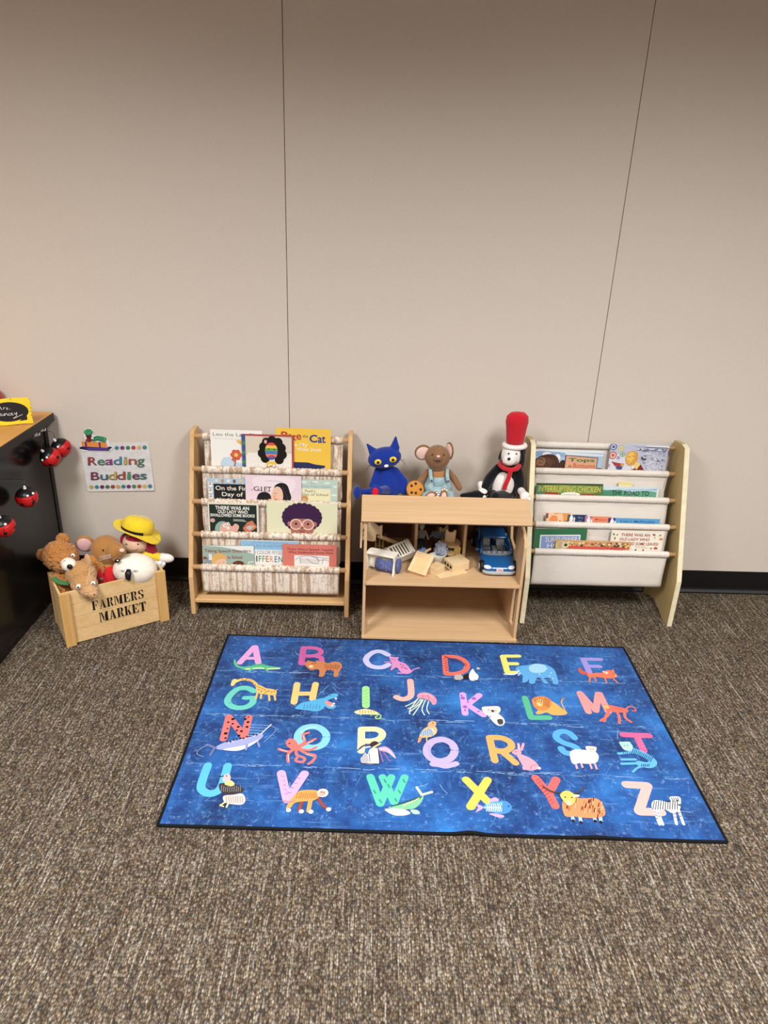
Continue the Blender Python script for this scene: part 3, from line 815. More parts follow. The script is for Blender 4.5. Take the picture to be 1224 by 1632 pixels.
def a_dice(a):
    a.rect('D9705C', 703, 908, 1078, 1300)
    a.text('There Was a Speech Teacher', 732, 1060, 932, 948, '5A1A18', .02); a.text('Who Swallowed Some Dice', 742, 1052, 955, 971, '5A1A18', .02)
    a.rect('EFEAE4', 783, 985, 1026, 1300); a.poly('DDD8D4', [(820, 1005), (960, 1015), (960, 1050), (830, 1045)])
    for p in ([(790, 1020), (830, 995), (900, 990), (960, 1020)], [(900, 990), (960, 1000), (1020, 1005)], [(960, 1020), (1000, 1015), (1022, 1025)], [(870, 1010), (910, 1040), (950, 1045)], [(935, 988), (955, 1030)], [(825, 1005), (825, 1048)], [(985, 1010), (975, 1050)]): a.line('4A4A52', 2.5, p, 4)
book('coral picture book with a pen drawing in a white panel, lowest birch-print pocket', L(0), -0.323, -0.110, 0.304, (703, 1078, 908), a_dice, off=-.001, cover='D9705C', group=GL[3])

# --- canvas bookcase
def a_tops(a):
    a.rect('E8EEF2', 130, 195, 577, 600); a.rect('A9C6E0', 130, 205, 577, 600)
    a.poly('E4EAEE', [(300, 205), (577, 215), (577, 225), (300, 222)]); a.poly('8AAED4', [(130, 205), (200, 200), (330, 210), (340, 240), (250, 225), (140, 240)])
    a.dot('F2F2F0', 215, 222, 30, 14); a.dot('F2F2F0', 285, 240, 18, 22)
    a.poly('4A2E24', [(130, 300), (140, 260), (180, 232), (235, 220), (280, 235), (300, 275), (310, 340), (130, 360)], 4); a.dot('5E3C2E', 210, 275, 50, 34); a.dot('4A2E24', 322, 285, 22, 30); a.poly('8A5A3A', [(150, 262), (205, 246), (205, 300), (150, 300)])
    for i in range(14): a.line('7A5440', 1.6, [(180 + i * 8, 240 + i % 3 * 10), (184 + i * 8, 262 + i % 4 * 8)])
    for k in range(12): x = 2 * pi * k / 12; a.line('C9A890', 2.2, [(182 + 26 * cos(x), 267 + 24 * sin(x)), (182 + 26 * cos(x + .55), 267 + 24 * sin(x + .55))])
    a.line('C9A890', 2, [(160, 262), (200, 272)])
    a.poly('3A2A3A', [(335, 222), (545, 234), (540, 600), (330, 600)]); a.poly('DDA37C', [(340, 226), (541, 238), (536, 600), (335, 600)])
    a.text('Tops', 356, 525, 240, 262, '2E7A40', .05); a.text('&', 358, 384, 284, 301, '6A6A3A'); a.text('Bottoms', 392, 532, 272, 302, 'B8402A', .005)
    a.rect('7A3A34', 545, 300, 577, 600)
book('picture book with a dark furry face and a peach title panel', R(3), 0.672, 0.955, 0.666, (130, 577, 195), a_tops, off=.003, cover='DDE6EE', thick=.007, group=GR[0], depth=.1)
def a_bald(a):
    a.rect('BFC2D6', 620, 160, 998, 600); a.poly('D8DAE6', [(640, 230), (760, 250), (780, 340), (625, 340)], 3); a.poly('A8ACC8', [(760, 165), (990, 185), (985, 220), (850, 205)])
    for x, y, r, c in ((640, 178, 22, '3A5AA8'), (690, 185, 20, 'C9B858'), (643, 232, 25, 'C8583A'), (706, 225, 16, '6A9A6A'), (681, 247, 10, '5A4A9A'), (622, 300, 12, 'B04A5A')):
        a.dot(c, x, y, r); a.dot('E4E0DA', x, y, r * .7); a.dot(c, x, y, r * .45)
    a.poly('D99A2C', [(728, 235), (745, 208), (775, 200), (802, 215), (808, 250), (798, 278), (770, 296), (745, 290), (730, 265)], 4); a.poly('F0C04A', [(735, 235), (750, 212), (775, 208), (785, 240), (760, 280), (740, 265)], 3)
    a.line('6A3A10', 3, [(742, 238), (758, 240)]); a.line('6A3A10', 3, [(770, 232), (786, 236)]); a.line('6A3A10', 2.5, [(742, 262), (758, 268)])
    a.poly('E8D070', [(780, 310), (800, 268), (825, 280), (835, 310), (810, 340)]); a.poly('7A1A22', [(770, 330), (790, 305), (812, 320), (832, 285), (858, 320), (862, 420), (765, 420)]); a.poly('EFE8D8', [(775, 300), (790, 292), (795, 312), (780, 320)])
    a.poly('A8322E', [(640, 272), (680, 280), (725, 285), (700, 305), (665, 300)]); a.poly('3A4A8A', [(670, 305), (718, 300), (712, 325), (685, 326)]); a.dot('D99A4A', 712, 292, 11)
    for i in range(46):
        x = 845 + random.random() * 140; y = 205 + random.random() * 125; a.line(random.choice(['F4F4F8', 'F4F4F8', '6A6A80']), 3, [(x, y), (x + random.uniform(-14, 14), y + random.uniform(-10, 10)), (x + random.uniform(-14, 14), y + random.uniform(-10, 14))], 3)
    for i in range(16): x = 800 + i * 12; a.dot(random.choice(['4A4A5A', 'E8E8EE', '6A6A7A']), x, 182 + random.random() * 14, 6, 4)
    a.line('1A1A22', 8, [(828, 236), (842, 250), (856, 246)], 3)
    a.line('EDEEF4', 8, [(850, 163), (998, 166)])
book('lavender picture book with a bald golden-faced man and swirls', R(3), 0.979, 1.214, 0.699, (622, 998, 160), a_bald, off=-.001, cover='C4C6DA', thick=.008, group=GR[0], depth=.1)
def a_chick(a):
    a.rect('5E7A3A', 145, 405, 575, 900); a.rect('2E3A2A', 145, 405, 575, 412); a.poly('4A8A6A', [(145, 415), (180, 415), (200, 500), (145, 500)]); a.poly('7A9A4A', [(200, 415), (540, 420), (500, 470), (260, 465)], 3)
    a.rect('A82A20', 205, 462, 290, 900); a.rect('A82A20', 440, 468, 520, 900); a.dot('F2EFE8', 370, 474, 62, 16)
    a.text('INTERRUPTING CHICKEN', 160, 562, 417, 458, 'E0C848', .0); a.line('8A8A80', 2, [(330, 474), (410, 474)])
book('green picture book with tall yellow lettering, left in the second canvas pocket', R(2), 0.687, 0.957, 0.545, (145, 575, 405), a_chick, off=-.001, cover='5E7A3A', thick=.006, group=GR[1], depth=.1, roll=0.012)
def a_road(a):
    a.rect('5FA888', 540, 432, 940, 900); a.poly('CFE2EC', [(540, 432), (940, 432), (940, 462), (860, 452), (760, 462), (680, 450), (600, 456), (540, 445)]); a.poly('8AB8DC', [(640, 436), (720, 448), (860, 444), (940, 438), (940, 452), (860, 448), (740, 455)])
    a.poly('4A9070', [(560, 470), (640, 455), (700, 470), (640, 500), (560, 510)], 3); a.text('THE ROAD TO', 638, 880, 456, 486, '1E2C2A', .02)
    a.rect('E4E8E4', 928, 440, 940, 900)
book('green landscape picture book with dark capitals, right in the second canvas pocket', R(2), 0.935, 1.186, 0.537, (540, 940, 432), a_road, off=.004, cover='DDE4E0', thick=.006, group=GR[1], depth=.1)
def a_tab(a): a.rect('F0E2A0', 680, 400, 765, 900); a.line('E0CC80', 4, [(685, 412), (760, 414)])
book('pale yellow booklet whose top peeks up behind the green landscape book', R(2), 1.021, 1.075, 0.556, (680, 765, 400), a_tab, off=.0115, cover='F0E2A0', thick=.002, group=GR[1], depth=.1)
def strip(c1, c2, txt, tc, pic):
    def f(a):
        x0, y0, x1, _ = a.clip
        a.rect(c1, x0, y0, x1, 1000); a.rect(c2, x0, y0, x0 + 44, 1000)
        if pic == 'moon':
            a.poly('F2C8A0', [(x0 + 5, y0 + 20), (x0 + 60, y0 + 10), (x0 + 110, y0 + 40), (x0 + 60, 1000), (x0, 1000)], 3); a.dot('E88A3A', x0 + 50, y0 + 42, 26); a.rect('8A3A3A', x0, y0 + 6, x0 + 14, y0 + 36)
            for x in (82, 120): a.poly('3A2020', [(x0 + x, y0 + 75), (x0 + x + 8, y0 + 44), (x0 + x + 20, y0 + 75)])
        else:
            a.dot('F4F1EC', x0 + 24, y0 + 28, 12, 20); a.dot('F4F1EC', x0 + 22, y0 + 8, 5, 10); a.rect('EDE6DC', x0 + 8, y0 + 44, x0 + 44, 1000); a.rect('F4F1EC', x0 + 40, y0 + 20, x0 + 48, y0 + 60)
        if txt: a.text(txt, x0 + 80 if x1 - x0 > 200 else x0 + 66, x1 - 28, y0 + 14, y0 + 26, tc, .02)
        if pic == 'navy': a.line('9AB0D0', 3, [(x0 + 66, y0 + 60), (x0 + 72, y0 + 44), (x0 + 92, y0 + 44), (x0 + 98, y0 + 60)], 3)
        if pic == 'sky':
            for x in (105, 195, 290): a.dot('16305A', x0 + x, y0 + 62, 26, 16); a.dot(c1, x0 + x, y0 + 70, 14, 10)
        if pic == 'coral':
            for x in (62, 90, 118): a.dot('8A2A3A', x0 + x, y0 + 62, 9)
    return f
book('picture book with an orange cover strip, among four overlapping in the third canvas pocket', R(1), 0.727, 0.826, 0.438, (207, 360, 602), strip('E89A3A', 'D8A890', '', '', 'moon'), off=.0045, thick=.003, cover='F0E8DC', group=GR[2], depth=.1)
book('picture book with a navy cover strip, among four overlapping in the third canvas pocket', R(1), 0.815, 0.892, 0.434, (345, 470, 611), strip('1E3A62', '4A5A68', 'W e', 'A8B8D0', 'navy'), off=.0015, thick=.003, cover='E4E4E0', group=GR[2], depth=.1)
book('picture book with a coral cover strip, among four overlapping in the third canvas pocket', R(1), 0.884, 0.99, 0.430, (455, 622, 620), strip('E8805A', 'C86AA0', 'M e e t', '8A3A3A', 'coral'), off=-.0015, thick=.003, cover='EFE0D8', group=GR[2], depth=.1)
book('picture book with a sky-blue cover strip, last of four in the third canvas pocket', R(1), 0.979, 1.188, 0.427, (610, 942, 630), strip('4A9AD0', '4A2A78', 'Lou I. McPoulley', '1E3A6A', 'sky'), off=-.0045, thick=.003, cover='C8E0EE', group=GR[2], depth=.1)
def a_sun(a):
    a.rect('2F7048', 140, 700, 480, 1100); a.rect('EDEDE4', 180, 738, 440, 1100); a.rect('7E9CD2', 188, 746, 432, 1100)
    a.text('SUNFLOWER', 214, 420, 752, 786, '4A2A4A', .05, slant=.1); a.text('SUNFLOWER', 214, 420, 752, 786, 'F4EFE6', .01, slant=.1); a.text('HOUSE', 230, 400, 795, 826, 'F4EFE6', .01)
book('green-bordered picture book with a blue panel and white lettering, lowest canvas pocket', R(0), 0.684, 0.896, 0.384, (140, 480, 700), a_sun, off=.006, cover='2F7048', thick=.005, group=GR[3], depth=.135, roll=0.03)
def a_liz(a):
    a.rect('D2A266', 260, 778, 745, 1200); a.rect('CC4632', 340, 812, 720, 1200)
    for i in range(64):
        x = 330 + random.random() * 400; y = 782 + random.random() * 26; a.poly(random.choice(['8A4A3A', 'E0B060', 'C86A3A', '4A3A3A', 'E8D8A8', '7A8A5A', 'E89A3A', 'B05A5A']), [(x, y), (x + 14, y - 4), (x + 20, y + 8), (x + 4, y + 10)])
    for i in range(18):
        x = 690 + random.random() * 50; y = 782 + random.random() * 60; a.poly(random.choice(['E8A03A', 'C8503A', 'F0C060', '8A6A4A']), [(x, y), (x + 14, y - 4), (x + 20, y + 8), (x + 4, y + 10)])
    a.dot('CDB884', 300, 806, 40, 30); a.dot('DCCB9A', 326, 806, 24, 20); a.dot('4A6A2A', 328, 804, 11); a.dot('1A1A14', 328, 804, 5)
    for i in range(5): a.line('9A8AA0', 3, [(285, 790 + i * 9), (300, 786 + i * 9)])
    for i in range(4): a.dot('E8CE5A', 262, 800 + i * 11, 11, 5)
    a.text('Snake and Lizard', 450, 600, 828, 842, 'A02A20')
book('orange and red patterned picture book with a green eye in the lowest canvas pocket', R(0), 0.764, 1.065, 0.341, (262, 745, 775), a_liz, off=-.002, cover='D2A266', thick=.005, group=GR[3], depth=.135, roll=-0.008)
def a_leaf(a):
    a.rect('EDE3D0', 628, 720, 972, 1100); a.rect('F4EBDA', 640, 728, 958, 1100)
    a.text('THERE WAS AN', 692, 880, 736, 756, '9A2E26', .05); a.text('OLD LADY WHO', 686, 882, 766, 785, '9A2E26', .05); a.text('SWALLOWED SOME LEAVES!', 640, 944, 795, 815, '9A2E26', .045)
    a.line('B8A890', 3, [(795, 822), (865, 824)]); a.line('B8A890', 3, [(795, 831), (885, 834)])
    for x, y, c, r in ((645, 745, '5A7A3A', 9), (668, 748, '6A8A3A', 8), (655, 772, '8A5A2A', 9), (905, 742, 'A8442E', 11), (912, 760, 'B8C8A0', 9), (945, 745, '7A9A4A', 9), (955, 770, 'C88A4A', 13), (930, 832, 'B04038', 14), (900, 834, '5A7A3A', 8), (800, 850, '3A3A2A', 10), (850, 850, '3A3A2A', 10)): a.dot(c, x, y, r, r * .55, rot=x)
book('cream picture book with dark red lettering and small leaves, lowest canvas pocket', R(0), 0.988, 1.203, 0.384, (628, 972, 720), a_leaf, off=.006, cover='F4EBDA', thick=.006, group=GR[3], depth=.135)

# ------------------------------------------------------------------ crate
CA = V((-1.093, -0.544, 0)); CU = V((0.841, 0.541, 0)); CW = V((-0.541, 0.841, 0)); CL, CD, CH = 0.386, 0.207, 0.222
cm = Matrix(((CU.x, CW.x, 0, CA.x), (CU.y, CW.y, 0, CA.y), (0, 0, 1, 0), (0, 0, 0, 1)))
crate = thing('wooden_crate', 'pine crate with black stencilled lettering, full of soft toys, beside the desk', 'crate', CA)
for w0 in (0.011, CD - 0.019):
    b = MB()
    for k in range(4): b.box((0.006, w0, 0.004 + k * 0.0545), (CL - 0.006, w0 + 0.008, 0.004 + k * 0.0545 + 0.0533), cm)
    if w0 < 0.1: front_mb = b; continue
    b.build('rear_panel', M['crate'], crate, bevel=0.0008)
for u0 in (0.002, CL - 0.010):
    b = MB()
    for k in range(4): b.box((u0, 0.02, 0.004 + k * 0.0545), (u0 + 0.008, CD - 0.02, 0.004 + k * 0.0545 + 0.0533), cm)
    b.build('end_panel', M['crate'], crate, bevel=0.0008)
for u0 in (0, CL - 0.036):
    b = MB(); b.box((u0, 0, 0), (u0 + 0.036, 0.011, CH), cm); b.build('corner_post', M['crate_post'], crate, bevel=0.0012)
    b = MB(); b.box((u0, CD - 0.011, 0), (u0 + 0.036, CD, CH), cm); b.build('corner_post', M['crate_post'], crate, bevel=0.0012)
b = MB(); b.box((0.006, 0.012, 0.004), (CL - 0.006, CD - 0.012, 0.012), cm); b.build('bottom', M['crate'], crate)
STEN = {
 'F': [[(.0,0),(.5,0),(.5,.07),(.42,.07),(.42,.93),(.5,.93),(.5,1),(0,1),(0,.93),(.1,.93),(.1,.07),(0,.07)], [(.56,1),(.95,1),(.95,.68),(.88,.7),(.82,.92),(.56,.93)], [(.5,.46),(.56,.46),(.64,.33),(.68,.33),(.68,.66),(.64,.66),(.56,.54),(.5,.54)]],
 'A': [[(.0,0),(.28,0),(.28,.06),(.2,.06),(.26,.26),(.42,.26),(.42,.33),(.28,.33),(.4,.75),(.44,.62),(.44,1),(.4,1),(.1,.06),(0,.06)], [(.5,1),(.58,1),(.92,.06),(1,.06),(1,0),(.5,0),(.5,.06),(.62,.06),(.5,.42)]],
 'R': [[(.0,0),(.48,0),(.48,.07),(.4,.07),(.4,.93),(.48,.93),(.48,1),(0,1),(0,.93),(.1,.93),(.1,.07),(0,.07)], [(.54,1),(.76,.99),(.9,.9),(.93,.75),(.88,.6),(.74,.52),(.54,.5),(.54,.57),(.62,.6),(.64,.75),(.62,.9),(.54,.93)], [(.52,.47),(.74,.47),(.9,.1),(1,.07),(1,0),(.7,0)]],
 'M': [[(0,0),(.22,0),(.22,.06),(.15,.06),(.15,.8),(.18,1),(0,1),(0,.94),(.07,.94),(.07,.06),(0,.06)], [(.2,1),(.34,1),(.52,.42),(.5,.1),(.42,.1)], [(.56,.4),(.62,.6),(.62,.07),(.56,.07),(.56,0),(1,0),(1,.07),(.93,.07),(.93,.93),(1,.93),(1,1),(.72,1)]],
 'E': [[(.0,0),(.48,0),(.48,.07),(.42,.07),(.42,.93),(.48,.93),(.48,1),(0,1),(0,.93),(.1,.93),(.1,.07),(0,.07)], [(.54,1),(.93,1),(.93,.7),(.87,.7),(.8,.92),(.54,.93)], [(.54,0),(.97,0),(.97,.33),(.91,.33),(.82,.08),(.54,.07)], [(.5,.46),(.56,.46),(.62,.35),(.67,.35),(.67,.65),(.62,.65),(.56,.54),(.5,.54)]],
 'S': [[(.46,1),(.25,.98),(.1,.86),(.08,.7),(.18,.57),(.46,.48),(.46,.66),(.36,.72),(.32,.82),(.38,.92),(.46,.94)], [(.54,1),(.72,.96),(.8,1),(.86,1),(.86,.68),(.8,.68),(.7,.86),(.54,.94)], [(.54,.0),(.76,.03),(.9,.16),(.93,.32),(.84,.46),(.54,.56),(.54,.36),(.66,.28),(.7,.18),(.64,.09),(.54,.06)], [(.46,0),(.26,.04),(.16,0),(.1,0),(.1,.34),(.16,.34),(.28,.14),(.46,.06)]],
 'K': [[(.0,0),(.48,0),(.48,.07),(.4,.07),(.4,.93),(.48,.93),(.48,1),(0,1),(0,.93),(.1,.93),(.1,.07),(0,.07)], [(.46,.44),(.82,.94),(.7,.94),(.7,1),(1,1),(1,.94),(.9,.94),(.62,.58)], [(.5,.5),(.62,.64),(.94,.07),(1,.07),(1,0),(.56,0),(.56,.07),(.66,.07),(.48,.4)]],
 'T': [[(.22,0),(.78,0),(.78,.07),(.66,.07),(.66,1),(.34,1),(.34,.07),(.22,.07)], [(.3,1),(0,1),(0,.68),(.06,.68),(.14,.9),(.3,.93)], [(.7,1),(1,1),(1,.68),(.94,.68),(.86,.9),(.7,.93)]],
}
bm = front_mb.bm; art = Art(bm, lambda x, y, h: cm @ V((x, 0.0107 - h, y)), 0.00004, mi=1)
def stencil(word, x0, x1, y0, y1):
    n = len(word); wd = {'M': 1.35}; tot = sum(wd.get(c, 1) for c in word) + 0.14 * (n - 1); k = (x1 - x0) / tot; x = x0
    for c in word:
        w_ = wd.get(c, 1) * k
        for pl in STEN[c]: art.poly('171210', [(x + p[0] * w_, y0 + p[1] * (y1 - y0)) for p in pl])
        x += w_ + 0.14 * k
stencil('FARMERS', 0.108, 0.300, 0.122, 0.160); stencil('MARKET', 0.128, 0.302, 0.066, 0.106)
front_mb.build('front_panel', [M['crate'], M['print_matte']], crate, bevel=0.0008)

# ------------------------------------------------------------------ toy house
house = thing('wooden_toy_house', 'plywood dollhouse with a sloped roof standing between the two bookcases', 'dollhouse', (0.3, -0.23, 0))
wall_l = [(-.432, 0), (-.432, .502), (-.345, .557), (-.03, .428), (-.03, 0)]
win_lo = [(-.392, .035), (-.392, .205), (-.338, .205), (-.338, .035)]
win_up = [(-.40, .30), (-.40, .43), (-.375, .455), (-.30, .455), (-.275, .43), (-.275, .30)]
b = MB(); b.prism(wall_l, -0.002, 0.009, [win_lo, win_up]); b.build('side_wall', M['ply_y'], house, bevel=0.0008)
wall_r = [(-.432, 0), (-.432, .405), (-.422, .43), (-.395, .448), (-.36, .457), (-.322, .457), (-.30, .445), (-.287, .37), (-.288, .325), (-.27, .318), (-.185, .332), (-.168, .385), (-.165, .476), (-.03, .428), (-.03, 0)]
b = MB(); b.prism(wall_r, 0.590, 0.601, [win_lo]); b.build('side_wall', M['ply_y'], house, bevel=0.0008)
b = MB(); b.box((-0.002, -0.444, 0.0), (0.603, -0.03, 0.012)); b.build('floor_panel', M['ply'], house, bevel=0.001)
b = MB(); b.box((0.009, -0.440, 0.238), (0.590, -0.034, 0.248)); b.build('middle_shelf', M['ply'], house, bevel=0.001)
for x in (0.198, 0.393):
    b = MB(); b.prism([(-.235, .248), (-.235, .507), (-.034, .427), (-.034, .248)], x, x + 0.0115); b.build('divider', M['ply_y'], house, bevel=0.0008)
b = MB(); b.box((0.009, -0.034, 0.012), (0.590, -0.029, 0.238)); b.build('lower_back_panel', M['ply'], house)
b = MB(); b.box((0.009, -0.034, 0.248), (0.590, -0.029, 0.428)); b.build('upper_back_panel', M['ply_shaded'], house)
b = MB(); b.prism([(-.446, .503), (-.345, .566), (-.341, .560), (-.441, .496)], -0.014, 0.606); b.build('front_roof_panel', M['ply_roof'], house, bevel=0.0012)
b = MB(); b.prism([(-.3445, .566), (-.028, .436), (-.031, .429), (-.3445, .558)], -0.010, 0.604); b.build('rear_roof_panel', M['ply_roof'], house, bevel=0.001)
